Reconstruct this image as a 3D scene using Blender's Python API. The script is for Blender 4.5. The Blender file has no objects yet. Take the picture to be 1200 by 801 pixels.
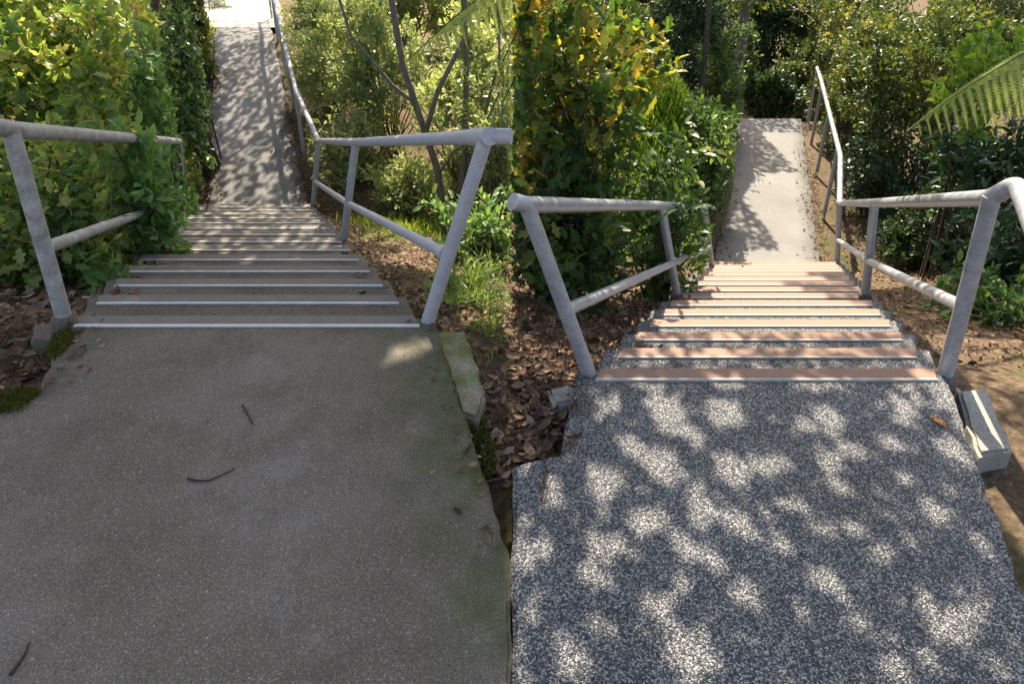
import bpy, bmesh, math
import numpy as np
from mathutils import Matrix, Vector

# ------------------------------------------------------------------ camera, sky, sun, exposure
scene = bpy.context.scene
COL = scene.collection
R = math.radians
CAM_H, PITCH, FPX, PY0 = 1.75, R(25), 800.0, 253.0       # pixels of the 1200 x 801 photograph
SUN_EL = R(50)

cam_data = bpy.data.cameras.new('camera')
cam_data.lens = 24.0
cam_data.sensor_width = 36.0
cam_data.shift_y = -147.5 / 1200.0
cam_data.clip_start = 0.05
cam_data.clip_end = 2000.0
cam = bpy.data.objects.new('camera', cam_data)
cam.location = (0, 0, CAM_H)
cam.rotation_euler = (R(65), 0, 0)
COL.objects.link(cam)
scene.camera = cam

world = bpy.data.worlds.new('World')
scene.world = world
world.use_nodes = True
wn = world.node_tree.nodes
wn.clear()
sky = wn.new('ShaderNodeTexSky')
sky.sky_type = 'NISHITA'
sky.sun_disc = False
sky.sun_elevation = SUN_EL
sky.sun_rotation = 0.0
sky.dust_density = 3.0
sky.ozone_density = 0.6
bg = wn.new('ShaderNodeBackground')
bg.inputs['Strength'].default_value = 0.15
wo = wn.new('ShaderNodeOutputWorld')
world.node_tree.links.new(sky.outputs[0], bg.inputs[0])
world.node_tree.links.new(bg.outputs[0], wo.inputs[0])

sun_data = bpy.data.lights.new('sun', 'SUN')
sun_data.energy = 5.0
sun_data.angle = R(0.5)
sun_data.color = (1.0, 0.93, 0.82)
sun = bpy.data.objects.new('sun', sun_data)
sun.rotation_euler = (-(math.pi / 2 - SUN_EL), 0, 0)
sun.location = (0, 20, 25)
COL.objects.link(sun)

vs = scene.view_settings
vs.view_transform = 'Standard'
vs.look = 'None'
vs.exposure = 1.3
vs.use_white_balance = True
vs.white_balance_temperature = 7200
vs.white_balance_tint = 10
vs.gamma = 1.0
vs.use_curve_mapping = False
scene.cycles.max_bounces = 7
scene.cycles.diffuse_bounces = 4
scene.cycles.transmission_bounces = 4
scene.cycles.transparent_max_bounces = 4
scene.cycles.use_denoising = True

# ------------------------------------------------------------------ small helpers
CP, SP = math.cos(PITCH), math.sin(PITCH)


def ray(u, v):
    b = (v - PY0) / FPX
    return np.array([(u - 600) / FPX, CP - b * SP, -SP - b * CP])


def on_z(u, v, z=0.0):                       # point of the sight line at a height
    d = ray(u, v)
    return d * ((z - CAM_H) / d[2]) + np.array([0, 0, CAM_H])


def on_y(u, v, y):                           # point of the sight line at a distance ahead
    d = ray(u, v)
    return d * (y / d[1]) + np.array([0, 0, CAM_H])


def tag(o, label=None, cat=None, group=None, kind=None):
    if label: o['label'] = label
    if cat: o['category'] = cat
    if group: o['group'] = group
    if kind: o['kind'] = kind
    return o


def link(o, parent=None):
    COL.objects.link(o)
    if parent is not None: o.parent = parent
    return o


def empty(name, loc, label, cat, group=None):
    o = bpy.data.objects.new(name, None)
    o.location = tuple(loc)
    o.empty_display_size = 0.1
    link(o)
    return tag(o, label, cat, group)


def mesh_np(name, V, faces, mat, tint=None, smooth=False):
    """V (n,3); faces: (m,3)/(m,4) array or list of such arrays"""
    if not isinstance(faces, list): faces = [faces]
    me = bpy.data.meshes.new(name)
    V = np.ascontiguousarray(V, dtype=np.float32)
    me.vertices.add(len(V))
    me.vertices.foreach_set('co', V.ravel())
    nl = sum(f.size for f in faces)
    npoly = sum(len(f) for f in faces)
    me.loops.add(nl)
    me.polygons.add(npoly)
    me.loops.foreach_set('vertex_index', np.concatenate([f.ravel() for f in faces]).astype(np.int32))
    tot = np.concatenate([np.full(len(f), f.shape[1]) for f in faces]).astype(np.int32)
    st = np.concatenate([[0], np.cumsum(tot)[:-1]]).astype(np.int32)
    me.polygons.foreach_set('loop_start', st)
    if smooth: me.polygons.foreach_set('use_smooth', np.ones(npoly, dtype=bool))
    if tint is not None:
        a = me.attributes.new('tint', 'FLOAT', 'POINT')
        a.data.foreach_set('value', np.ascontiguousarray(tint, dtype=np.float32))
    me.update(calc_edges=True)
    me.validate()
    if mat: me.materials.append(mat)
    return me


def obj(name, me, parent=None, loc=None):
    o = bpy.data.objects.new(name, me)
    if loc is not None: o.location = tuple(loc)
    return link(o, parent)


def prism(name, pts, z0, z1, mat, parent=None, bevel=0.0, origin=(0, 0, 0)):
    bm = bmesh.new()
    o = origin
    bot = [bm.verts.new((p[0] - o[0], p[1] - o[1], z0 - o[2])) for p in pts]
    top = [bm.verts.new((p[0] - o[0], p[1] - o[1], z1 - o[2])) for p in pts]
    n = len(pts)
    bm.faces.new(top)
    bm.faces.new(list(reversed(bot)))
    for i in range(n):
        bm.faces.new((bot[i], bot[(i + 1) % n], top[(i + 1) % n], top[i]))
    bmesh.ops.recalc_face_normals(bm, faces=bm.faces)
    if bevel:
        es = [e for e in bm.edges if abs(e.verts[0].co.z - (z1 - o[2])) < 1e-5 and abs(e.verts[1].co.z - (z1 - o[2])) < 1e-5]
        bmesh.ops.bevel(bm, geom=es, offset=bevel, segments=2, affect='EDGES', clamp_overlap=True)
    me = bpy.data.meshes.new(name)
    bm.to_mesh(me)
    bm.free()
    me.materials.append(mat)
    return obj(name, me, parent)


def ragged(pts, step, amp, rng):
    """subdivide a closed outline and jitter it a little so edges look worn"""
    out = []
    n = len(pts)
    for i in range(n):
        a, b = np.array(pts[i]), np.array(pts[(i + 1) % n])
        L = np.linalg.norm(b - a)
        k = max(1, min(60, int(L / step)))
        t = (b - a) / L
        nn = np.array([-t[1], t[0]])
        for j in range(k):
            q = a + (b - a) * j / k
            if j: q = q + nn * rng.normal(0, amp)
            out.append(q)
    return out


def tube_np(pts, rad, sides=12):
    pts = [np.array(p, float) for p in pts]
    n = len(pts)
    if np.isscalar(rad): rad = [rad] * n
    V, up = [], None
    for i in range(n):
        if i == 0: t = pts[1] - pts[0]
        elif i == n - 1: t = pts[-1] - pts[-2]
        else:
            a = pts[i] - pts[i - 1]; b = pts[i + 1] - pts[i]
            t = a / np.linalg.norm(a) + b / np.linalg.norm(b)
        t = t / np.linalg.norm(t)
        if up is None:
            up = np.array([0, 0, 1.0]) if abs(t[2]) < .9 else np.array([1.0, 0, 0])
        up = up - t * np.dot(up, t)
        up /= np.linalg.norm(up)
        s = np.cross(t, up)
        ang = np.arange(sides) * 2 * math.pi / sides
        V.append(pts[i] + rad[i] * (np.cos(ang)[:, None] * up + np.sin(ang)[:, None] * s))
    V = np.concatenate(V)
    F = []
    for i in range(n - 1):
        for j in range(sides):
            k = (j + 1) % sides
            F.append((i * sides + j, i * sides + k, (i + 1) * sides + k, (i + 1) * sides + j))
    F = np.array(F)
    # caps as triangle fans
    m = len(V)
    c0, c1, r0, r1 = m, m + 1, m + 2, m + 2 + sides
    V = np.concatenate([V, [pts[0], pts[-1]], V[:sides], V[(n - 1) * sides:n * sides]])
    T = [(c0, r0 + (j + 1) % sides, r0 + j) for j in range(sides)] + \
        [(c1, r1 + j, r1 + (j + 1) % sides) for j in range(sides)]
    return V, F, np.array(T)


def tube(name, pts, rad, mat, parent=None, sides=14, origin=(0, 0, 0)):
    V, F, T = tube_np(pts, rad, sides)
    me = mesh_np(name, V - np.array(origin), [F, T], mat, smooth=True)
    return obj(name, me, parent)


def tubes(name, lst, mat, parent=None, sides=5, origin=(0, 0, 0)):
    """many thin stems of ONE plant as one part"""
    VV, FF, TT, o = [], [], [], 0
    for pts, rad in lst:
        V, F, T = tube_np(pts, rad, sides)
        VV.append(V); FF.append(F + o); TT.append(T + o); o += len(V)
    me = mesh_np(name, np.concatenate(VV) - np.array(origin), [np.concatenate(FF), np.concatenate(TT)], mat, smooth=True)
    return obj(name, me, parent)


def fillet(pts, r=0.08, n=5):
    """round the inner corners of a polyline"""
    pts = [np.array(p, float) for p in pts]
    out = [pts[0]]
    for i in range(1, len(pts) - 1):
        a, b, c = pts[i - 1], pts[i], pts[i + 1]
        d1 = (a - b); l1 = np.linalg.norm(d1); d1 /= l1
        d2 = (c - b); l2 = np.linalg.norm(d2); d2 /= l2
        q = min(r, .45 * l1, .45 * l2)
        p0, p2 = b + d1 * q, b + d2 * q
        for k in range(n + 1):
            t = k / n
            out.append((1 - t) ** 2 * p0 + 2 * t * (1 - t) * b + t * t * p2)
    out.append(pts[-1])
    return out


# ------------------------------------------------------------------ materials
class NT:
    def __init__(self, name):
        self.m = bpy.data.materials.new(name)
        self.m.use_nodes = True
        self.t = self.m.node_tree
        self.t.nodes.clear()
        self.out = self.n('ShaderNodeOutputMaterial')

    def n(self, typ, **kw):
        x = self.t.nodes.new(typ)
        for k, v in kw.items(): setattr(x, k, v)
        return x

    def l(self, a, b): self.t.links.new(a, b)

    def coord(self, which='Position'):
        if which == 'Position':
            return self.n('ShaderNodeNewGeometry').outputs['Position']
        return self.n('ShaderNodeTexCoord').outputs[which]

    def noise(self, vec, scale, detail=4, rough=.55):
        x = self.n('ShaderNodeTexNoise')
        x.inputs['Scale'].default_value = scale
        x.inputs['Detail'].default_value = detail
        x.inputs['Roughness'].default_value = rough
        self.l(vec, x.inputs['Vector'])
        return x.outputs['Fac']

    def vor(self, vec, scale, feature='F1'):
        x = self.n('ShaderNodeTexVoronoi', feature=feature)
        x.inputs['Scale'].default_value = scale
        self.l(vec, x.inputs['Vector'])
        return x

    def ramp(self, fac, stops, interp='LINEAR'):
        x = self.n('ShaderNodeValToRGB')
        cr = x.color_ramp
        cr.interpolation = interp
        while len(cr.elements) < len(stops): cr.elements.new(.5)
        for e, (p, c) in zip(cr.elements, stops):
            e.position = p
            e.color = (c, c, c, 1) if np.isscalar(c) else (*c, 1)
        self.l(fac, x.inputs[0])
        return x.outputs[0]

    def mix(self, fac, a, b, blend='MIX'):
        x = self.n('ShaderNodeMix', data_type='RGBA', blend_type=blend)
        for s, v in ((x.inputs[0], fac), (x.inputs[6], a), (x.inputs[7], b)):
            if hasattr(v, 'links'): self.l(v, s)
            elif np.isscalar(v): s.default_value = v if s == x.inputs[0] else (v, v, v, 1)
            else: s.default_value = (*v, 1)
        return x.outputs[2]

    def math(self, op, a, b=None, clamp=False):
        x = self.n('ShaderNodeMath', operation=op)
        x.use_clamp = clamp
        for i, v in enumerate((a, b)):
            if v is None: continue
            if hasattr(v, 'links'): self.l(v, x.inputs[i])
            else: x.inputs[i].default_value = v
        return x.outputs[0]

    def bsdf(self, color, rough=.8, metal=0.0, spec=.4):
        p = self.n('ShaderNodeBsdfPrincipled')
        for s, v in (('Base Color', color), ('Roughness', rough), ('Metallic', metal)):
            if hasattr(v, 'links'): self.l(v, p.inputs[s])
            elif s == 'Base Color': p.inputs[s].default_value = (*v, 1)
            else: p.inputs[s].default_value = v
        p.inputs['Specular IOR Level'].default_value = spec
        return p

    def bump(self, p, h, strength=.4, dist=.01):
        b = self.n('ShaderNodeBump')
        b.inputs['Strength'].default_value = strength
        b.inputs['Distance'].default_value = dist
        self.l(h, b.inputs['Height'])
        self.l(b.outputs[0], p.inputs['Normal'])

    def done(self, sh):
        self.l(sh, self.out.inputs['Surface'])
        return self.m


def linear_mask(nt, pos, a, b, c):
    """a*x + b*y + c at the surface point"""
    s = nt.n('ShaderNodeSeparateXYZ')
    nt.l(pos, s.inputs[0])
    return nt.math('ADD', nt.math('ADD', nt.math('MULTIPLY', s.outputs[0], a), nt.math('MULTIPLY', s.outputs[1], b)), c)


def mat_old_concrete(name, mossy=True, value=1.0):
    nt = NT(name)
    pos = nt.coord()
    big = nt.noise(pos, 1.6, 5, .6)
    mid = nt.noise(pos, 9, 6, .65)
    fine = nt.noise(pos, 160, 4, .7)
    col = nt.ramp(big, [(.28, (.150, .118, .088)), (.5, (.205, .168, .130)), (.72, (.270, .235, .198))])
    col = nt.mix(nt.ramp(mid, [(.35, 0), (.75, .55)]), col, (.15, .125, .10))
    col = nt.mix(1.0, col, nt.ramp(fine, [(.28, .50), (.5, .98), (.72, 1.65)]), 'MULTIPLY')
    g = nt.vor(pos, 150)
    col = nt.mix(nt.math('MULTIPLY', nt.ramp(g.outputs['Distance'], [(.2, 1), (.45, 0)]), nt.ramp(g.outputs['Color'], [(.35, 0), (.9, .85)])), col, (.46, .42, .37))
    stain = nt.noise(pos, 3.4, 8, .75)
    col = nt.mix(nt.ramp(stain, [(.50, 0), (.62, .3), (.78, .45)]), col, (.085, .070, .050))
    pale = nt.noise(pos, 2.1, 8, .8)
    col = nt.mix(nt.ramp(pale, [(.55, 0), (.72, .5)]), col, (.36, .345, .33))
    v = nt.vor(pos, 60)
    speck = nt.math('MULTIPLY', nt.ramp(v.outputs['Distance'], [(.10, 1), (.20, 0)]), nt.ramp(v.outputs['Color'], [(.72, 0), (.80, 1)]))
    col = nt.mix(speck, col, (.50, .48, .45))
    v2 = nt.vor(pos, 85)
    dark = nt.math('MULTIPLY', nt.ramp(v2.outputs['Distance'], [(.14, 1), (.26, 0)]), nt.ramp(v2.outputs['Color'], [(.6, 0), (.7, .8)]))
    col = nt.mix(dark, col, (.05, .047, .045))
    if mossy:
        # moss creeping in from the right-hand edge and the outer left corner
        e1 = linear_mask(nt, pos, 0.958, 0.287, -0.393)
        e1 = nt.ramp(nt.math('ADD', e1, 0.5, True), [(.12, 0), (.5, 1)])
        e2 = linear_mask(nt, pos, -0.75, 0.62, -3.02)
        e2 = nt.ramp(nt.math('ADD', e2, 0.5, True), [(.3, 0), (.5, 1)])
        e = nt.math('MAXIMUM', e1, e2)
        msk = nt.math('MULTIPLY', e, nt.ramp(nt.noise(pos, 5.5, 7, .72), [(.36, 0), (.62, 1)]))
        col = nt.mix(nt.math('MULTIPLY', msk, .9), col, nt.mix(fine, (.035, .05, .012), (.12, .15, .035)))
    if value != 1.0: col = nt.mix(1.0, col, value, 'MULTIPLY')
    p = nt.bsdf(col, .9, spec=.25)
    nt.bump(p, nt.math('ADD', nt.math('MULTIPLY', fine, .6), nt.math('MULTIPLY', mid, 1.2)), .55, .006)
    return nt.done(p.outputs[0])


def mat_aggregate(name, scale=165, mean=1.0):
    nt = NT(name)
    pos = nt.coord()
    warp = nt.n('ShaderNodeVectorMath', operation='MULTIPLY_ADD')
    nz = nt.n('ShaderNodeTexNoise'); nz.inputs['Scale'].default_value = 60
    nt.l(pos, nz.inputs['Vector'])
    nt.l(nz.outputs['Color'], warp.inputs[0]); warp.inputs[1].default_value = (.008, .008, .008); nt.l(pos, warp.inputs[2])
    v = nt.vor(warp.outputs[0], scale)
    sp = nt.n('ShaderNodeSeparateXYZ'); nt.l(v.outputs['Color'], sp.inputs[0])
    col = nt.ramp(sp.outputs[0], [(.0, (.02, .024, .036)), (.36, (.04, .047, .068)), (.44, (.11, .118, .138)), (.70, (.20, .205, .22)),
                                  (.74, (.42, .41, .39)), (1.0, (.64, .62, .58))])
    v3 = nt.vor(warp.outputs[0], scale * .52)
    s3 = nt.n('ShaderNodeSeparateXYZ'); nt.l(v3.outputs['Color'], s3.inputs[0])
    peb = nt.math('MULTIPLY', nt.ramp(v3.outputs['Distance'], [(.30, 1), (.36, 0)]), nt.ramp(s3.outputs[1], [(.62, 0), (.64, 1)]))
    col = nt.mix(peb, col, nt.ramp(s3.outputs[0], [(0, (.03, .032, .04)), (.45, (.12, .12, .125)), (.75, (.27, .25, .22)), (1, (.50, .48, .45))]))
    big = nt.noise(pos, 2.2, 4, .6)
    col = nt.mix(1.0, col, nt.ramp(big, [(.3, .80 * mean), (.7, 1.15 * mean)]), 'MULTIPLY')
    e = nt.vor(warp.outputs[0], scale, 'DISTANCE_TO_EDGE')
    col = nt.mix(nt.ramp(e.outputs['Distance'], [(.02, .75), (.10, 0)]), col, (.085, .083, .08))
    p = nt.bsdf(col, .7, spec=.4)
    nt.bump(p, nt.ramp(v.outputs['Distance'], [(0, 1), (.7, 0)]), .8, .006)
    return nt.done(p.outputs[0])


def mat_path(name, c0, c1):
    nt = NT(name)
    pos = nt.coord()
    fine = nt.noise(pos, 70, 5, .7)
    big = nt.noise(pos, 1.3, 5, .6)
    col = nt.ramp(big, [(.3, c0), (.7, c1)])
    col = nt.mix(1.0, col, nt.ramp(fine, [(.3, .7), (.7, 1.3)]), 'MULTIPLY')
    p = nt.bsdf(col, .9, spec=.25)
    nt.bump(p, fine, .5, .006)
    return nt.done(p.outputs[0])


def mat_ground(name):
    nt = NT(name)
    pos = nt.coord()
    a = nt.noise(pos, 1.2, 6, .65)
    b = nt.noise(pos, 28, 6, .75)
    col = nt.ramp(b, [(.25, (.04, .028, .017)), (.5, (.14, .097, .06)), (.75, (.31, .23, .155))])
    grn = nt.math('MULTIPLY', nt.ramp(a, [(.5, 0), (.64, 1)]), nt.ramp(b, [(.3, .2), (.7, .9)]))
    col = nt.mix(grn, col, (.06, .085, .02))
    p = nt.bsdf(col, .95, spec=.15)
    nt.bump(p, b, .9, .03)
    return nt.done(p.outputs[0])


def mat_metal(name, c0, c1, rough=.42, metal=.0, grime=.5):
    nt = NT(name)
    pos = nt.coord()
    a = nt.noise(pos, 14, 6, .7)
    b = nt.noise(pos, 90, 4, .7)
    col = nt.ramp(a, [(.3, c0), (.7, c1)])
    col = nt.mix(nt.math('MULTIPLY', nt.ramp(b, [(.55, 0), (.72, 1)]), grime), col, (.10, .09, .08))
    p = nt.bsdf(col, nt.ramp(a, [(.3, rough - .1), (.7, rough + .15)]), metal, .5)
    nt.bump(p, nt.math('ADD', a, nt.math('MULTIPLY', b, .5)), .12, .004)
    return nt.done(p.outputs[0])


def mat_plain(name, c0, c1, scale=40, rough=.8, bump=.3, spec=.3, tint=False):
    nt = NT(name)
    if tint:
        at = nt.n('ShaderNodeAttribute', attribute_name='tint')
        f = at.outputs['Fac']
        col = nt.ramp(f, [(0, c0), (1, c1)])
        b = nt.noise(nt.coord(), scale, 4)
    else:
        b = nt.noise(nt.coord(), scale, 5, .65)
        col = nt.ramp(b, [(.3, c0), (.7, c1)])
    p = nt.bsdf(col, rough, spec=spec)
    if bump: nt.bump(p, b, bump, .01)
    return nt.done(p.outputs[0])


def mat_leaf(name, stops, transl=.38, rough=.42, spec=.45, warm=(1.18, 1.1, .55)):
    nt = NT(name)
    at = nt.n('ShaderNodeAttribute', attribute_name='tint')
    col = nt.ramp(at.outputs['Fac'], stops)
    nz = nt.noise(nt.coord(), 35, 3, .6)
    col = nt.mix(1.0, col, nt.ramp(nz, [(.3, .8), (.7, 1.2)]), 'MULTIPLY')
    p = nt.bsdf(col, rough, spec=spec)
    tr = nt.n('ShaderNodeBsdfTranslucent')
    nt.l(nt.mix(1.0, col, warm, 'MULTIPLY'), tr.inputs['Color'])
    mx = nt.n('ShaderNodeMixShader')
    mx.inputs[0].default_value = transl
    nt.l(p.outputs[0], mx.inputs[1])
    nt.l(tr.outputs[0], mx.inputs[2])
    return nt.done(mx.outputs[0])


def mat_bark(name, c0, c1):
    nt = NT(name)
    tc = nt.coord()
    mp = nt.n('ShaderNodeMapping'); mp.inputs['Scale'].default_value = (1, 1, .22); nt.l(tc, mp.inputs[0])
    a = nt.noise(mp.outputs[0], 38, 6, .7)
    col = nt.ramp(a, [(.3, c0), (.7, c1)])
    p = nt.bsdf(col, .9, spec=.2)
    nt.bump(p, a, .8, .02)
    return nt.done(p.outputs[0])


M = {}
M['old_concrete'] = mat_old_concrete('weathered brown concrete', True, .84)
M['old_step'] = mat_old_concrete('weathered step concrete', False, .72)
M['aggregate'] = mat_aggregate('exposed aggregate', 235, .84)
M['block'] = mat_path('rough pale concrete', (.17, .155, .12), (.30, .285, .24))
M['path_old'] = mat_path('worn grey path', (.165, .162, .158), (.24, .235, .225))
M['path_new'] = mat_path('pale grey path', (.185, .18, .17), (.245, .238, .225))
M['ground'] = mat_ground('earth and litter')
M['paint'] = mat_metal('pale lilac grey rail paint', (.36, .36, .39), (.47, .47, .50), .5, 0, .6)
M['paint_old'] = mat_metal('weathered grey rail paint', (.20, .195, .19), (.50, .49, .475), .55, 0, .8)
M['galv'] = mat_metal('grey steel rail', (.25, .26, .29), (.46, .46, .475), .36, .25, .6)
M['alu'] = mat_metal('worn aluminium nosing', (.66, .65, .62), (.82, .81, .78), .55, .0, .25)
M['insert_old'] = mat_metal('faded grey grip strip', (.16, .14, .118), (.22, .197, .172), .9, 0, .5)
M['alu_dull'] = mat_metal('dull aluminium lip', (.34, .32, .30), (.48, .46, .44), .6, 0, .4)
M['insert_new'] = mat_metal('terracotta grip strip', (.245, .145, .10), (.295, .185, .135), .75, 0, .12)
M['bark'] = mat_bark('dark bark', (.035, .028, .022), (.13, .105, .08))
M['bark_pale'] = mat_bark('grey bark', (.09, .08, .07), (.25, .22, .19))
M['twig'] = mat_plain('dry twig', (.03, .022, .016), (.10, .075, .05), 60)
M['litter'] = mat_leaf('dead leaves', [(0, (.06, .033, .02)), (.4, (.15, .085, .05)), (.75, (.27, .17, .10)), (1, (.42, .31, .21))], .15, .6, .3, (1.2, .9, .6))
M['moss'] = mat_plain('moss', (.05, .058, .014), (.19, .18, .035), 90, 1.0, .9, .1)
M['rosette'] = mat_leaf('fresh green leaf', [(0, (.045, .10, .03)), (.5, (.085, .17, .045)), (.85, (.16, .25, .06)), (1, (.36, .35, .09))], .52)
M['lobed'] = mat_leaf('yellowing lobed leaf paled as haze', [(0, (.10, .20, .06)), (.35, (.22, .34, .09)), (.6, (.38, .46, .14)), (.85, (.60, .60, .22)), (1, (.54, .42, .16))], .58)  # yellowing is its own; lightened and greyed to carry haze
M['lobed_dark'] = mat_leaf('autumn oak leaf', [(0, (.03, .075, .02)), (.5, (.085, .17, .04)), (.72, (.22, .27, .05)), (.88, (.36, .35, .06)), (1, (.44, .30, .05))], .58)
M['rosette_hazed'] = mat_leaf('fresh green leaf paled as haze', [(0, (.10, .22, .07)), (.5, (.17, .33, .11)), (.85, (.26, .42, .15)), (1, (.46, .46, .16))], .5)  # lighter copy of the fresh green leaf, left-hand glare mixed into its greens
M['hedge_hazed'] = mat_leaf('glossy leaf lightened as haze', [(0, (.05, .12, .04)), (.6, (.09, .19, .06)), (1, (.18, .28, .09))], .42, .32, .6)  # lighter copy of the dark glossy leaf with the left-hand veil painted in
M['lobed_mid'] = mat_leaf('green lobed leaf', [(0, (.05, .13, .03)), (.5, (.14, .25, .05)), (1, (.36, .38, .09))], .55)
M['glossy'] = mat_leaf('dark glossy leaf', [(0, (.018, .055, .018)), (.6, (.035, .095, .028)), (1, (.09, .17, .045))], .28, .32, .6)
M['small_hazed'] = mat_leaf('sage small leaf paled as haze', [(0, (.20, .27, .12)), (.5, (.36, .44, .20)), (1, (.56, .60, .31))], .52)  # sage raised paler so the colour gives the washed-out haze
M['olive'] = mat_leaf('olive small leaf', [(0, (.05, .095, .025)), (.5, (.10, .15, .035)), (.85, (.20, .22, .05)), (1, (.34, .30, .08))], .45)
M['dark_small'] = mat_leaf('deep green small leaf', [(0, (.018, .045, .016)), (.6, (.035, .08, .025)), (1, (.08, .13, .035))], .3)
M['grass'] = mat_leaf('sunlit grass', [(0, (.10, .22, .03)), (.6, (.20, .34, .05)), (1, (.36, .42, .10))], .5, .5)
M['fern'] = mat_leaf('fern green', [(0, (.16, .25, .07)), (.6, (.27, .37, .11)), (1, (.42, .46, .18))], .5, .45)
M['canopy'] = mat_leaf('canopy leaf', [(0, (.03, .08, .02)), (1, (.07, .14, .03))], .12)

# ------------------------------------------------------------------ the lie of the land
rngE = np.random.RandomState(3)
YL0, GL, RL = 2.655, .40, .135        # left flight: first nosing edge, going, rise
YR0, GR, RR = 2.265, .36, .16         # right flight
NL = NR = 13
YL1 = YL0 + NL * GL; ZL1 = -RL * (NL + 1)
YR1 = YR0 + NR * GR; ZR1 = -RR * (NR + 1)
SLL, SLR = .235, .030                 # slope of the paths past the flights
YLC, YRC = 13.4, 12.6                 # where the paths crest


def left_edges(y):
    y = np.asarray(y, float)
    return -1.973 - .385 * (y - 2.57), -.417 - .405 * (y - 2.57)


def right_edges(y):
    y = np.asarray(y, float)
    return .329 + .419 * (y - 2.18), 1.693 + .433 * (y - 2.18)


def zl(y):
    y = np.asarray(y, float)
    st = np.clip((y - YL0) / GL, 0, NL + .5) * RL
    up = np.clip(y - YL1 - .2, 0, YLC - YL1 - .2) * SLL
    return -st * (ZL1 / -(RL * (NL + .5))) + up


def zr(y):
    y = np.asarray(y, float)
    st = np.clip((y - YR0) / GR, 0, NR + .5) * RR
    up = np.clip(y - YR1 - .2, 0, YRC - YR1 - .2) * SLR - np.clip(y - YRC, 0, 3.5) * .34
    return -st * (ZR1 / -(RR * (NR + .5))) + up


def sstep(a, b, x):
    t = np.clip((x - a) / (b - a), 0, 1)
    return t * t * (3 - 2 * t)


def wob(x, y):
    return (np.sin(x * 1.7 + y * .9) + np.sin(x * .6 - y * 1.9 + 1.3) + .6 * np.sin(x * 4.1 + 2.0) * np.sin(y * 3.7)
            + .3 * np.sin(9.3 * x + 5.1 * y) + .3 * np.sin(-7.1 * x + 11.7 * y))


def ground_z(x, y):
    x = np.asarray(x, float); y = np.asarray(y, float)
    la, lb = left_edges(np.minimum(y, 40)); ra, rb = right_edges(np.minimum(y, 40))
    t = sstep(lb, np.maximum(ra, lb + .05), x)
    z = zl(y) * (1 - t) + zr(y) * t
    # offsets under the paving
    onl = sstep(la - .12, la, x) * (1 - sstep(lb, lb + .12, x))
    onr = sstep(ra - .12, ra, x) * (1 - sstep(rb, rb + .12, x))
    z = z - .10
    z = z - (onl * ((y > YL0) & (y < YL1)) + onr * ((y > YR0) & (y < YR1))) * .22
    z = z + .03 * (onl * (y > YL1 + .5) + onr * (y > YR1 + .5))
    # wedge bank between the flights lifts a little, outer banks fall less steeply
    dl = np.clip(la - x, 0, 8); dr = np.clip(x - rb, 0, 8)
    z = z + sstep(.2, 3.5, dl) * np.clip(-z, 0, 3) * .55
    z = z + sstep(.6, 4.5, dr) * np.clip(-z, 0, 3) * .35
    off = (1 - np.maximum(onl, onr))
    z = z + .022 * wob(x, y) * off * (y > 1.0)
    # grassy mound left of the right-hand path
    z = z + 1.5 * np.exp(-(((x - 2.2) / .72) ** 2 + ((y - 9.8) / 1.5) ** 2)) * off
    # hillside far behind and around
    far = np.clip(np.hypot(x, y - 4) - 18, 0, 200)
    z = z + far * .16 - np.clip(far - 60, 0, 200) * .12
    return z


def axis(lo, hi, d, far, k=1.22):
    a = list(np.arange(lo, hi + 1e-6, d))
    s = d
    while a[-1] < far: s *= k; a.append(a[-1] + s)
    s = d
    b = []
    q = lo
    while q > -far: s *= k; q -= s; b.append(q)
    return np.array(b[::-1] + a)


gx = axis(-8, 8, .08, 160)
gy = axis(-1, 18, .08, 160)
GX, GY = np.meshgrid(gx, gy, indexing='ij')
GZ = ground_z(GX, GY)
nx, ny = GX.shape
idx = np.arange(nx * ny).reshape(nx, ny)
F = np.stack([idx[:-1, :-1], idx[1:, :-1], idx[1:, 1:], idx[:-1, 1:]], -1).reshape(-1, 4)
ground = obj('ground', mesh_np('ground', np.stack([GX, GY, GZ], -1).reshape(-1, 3), F, M['ground'], smooth=True))
tag(ground, kind='structure')

# ------------------------------------------------------------------ landings
lc = on_z(75, 384); lk = on_z(42, 458)
left_out = [(-6.5, -2.5), (-.0015, -2.5), (-.0015, 1.37), (-.36, YL0), (-2.03, YL0), (lk[0], lk[1]), (-6.5, lk[1] - .16)]
o = prism('landing_left', ragged(left_out, .05, .004, rngE), -.22, 0.0, M['old_concrete'], bevel=.012)
tag(o, kind='structure')
rk = on_z(657, 531)
right_out = [(.0015, -2.5), (4.2, -2.5), (3.4, -.5), (on_z(1200, 692)[0], on_z(1200, 692)[1]), (1.77, YR0), (.262, YR0), (rk[0], rk[1]), (.0015, 1.75)]
o = prism('landing_right', ragged(right_out, .05, .004, rngE), -.20, 0.0, M['aggregate'], bevel=.012)
tag(o, kind='structure')


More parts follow.
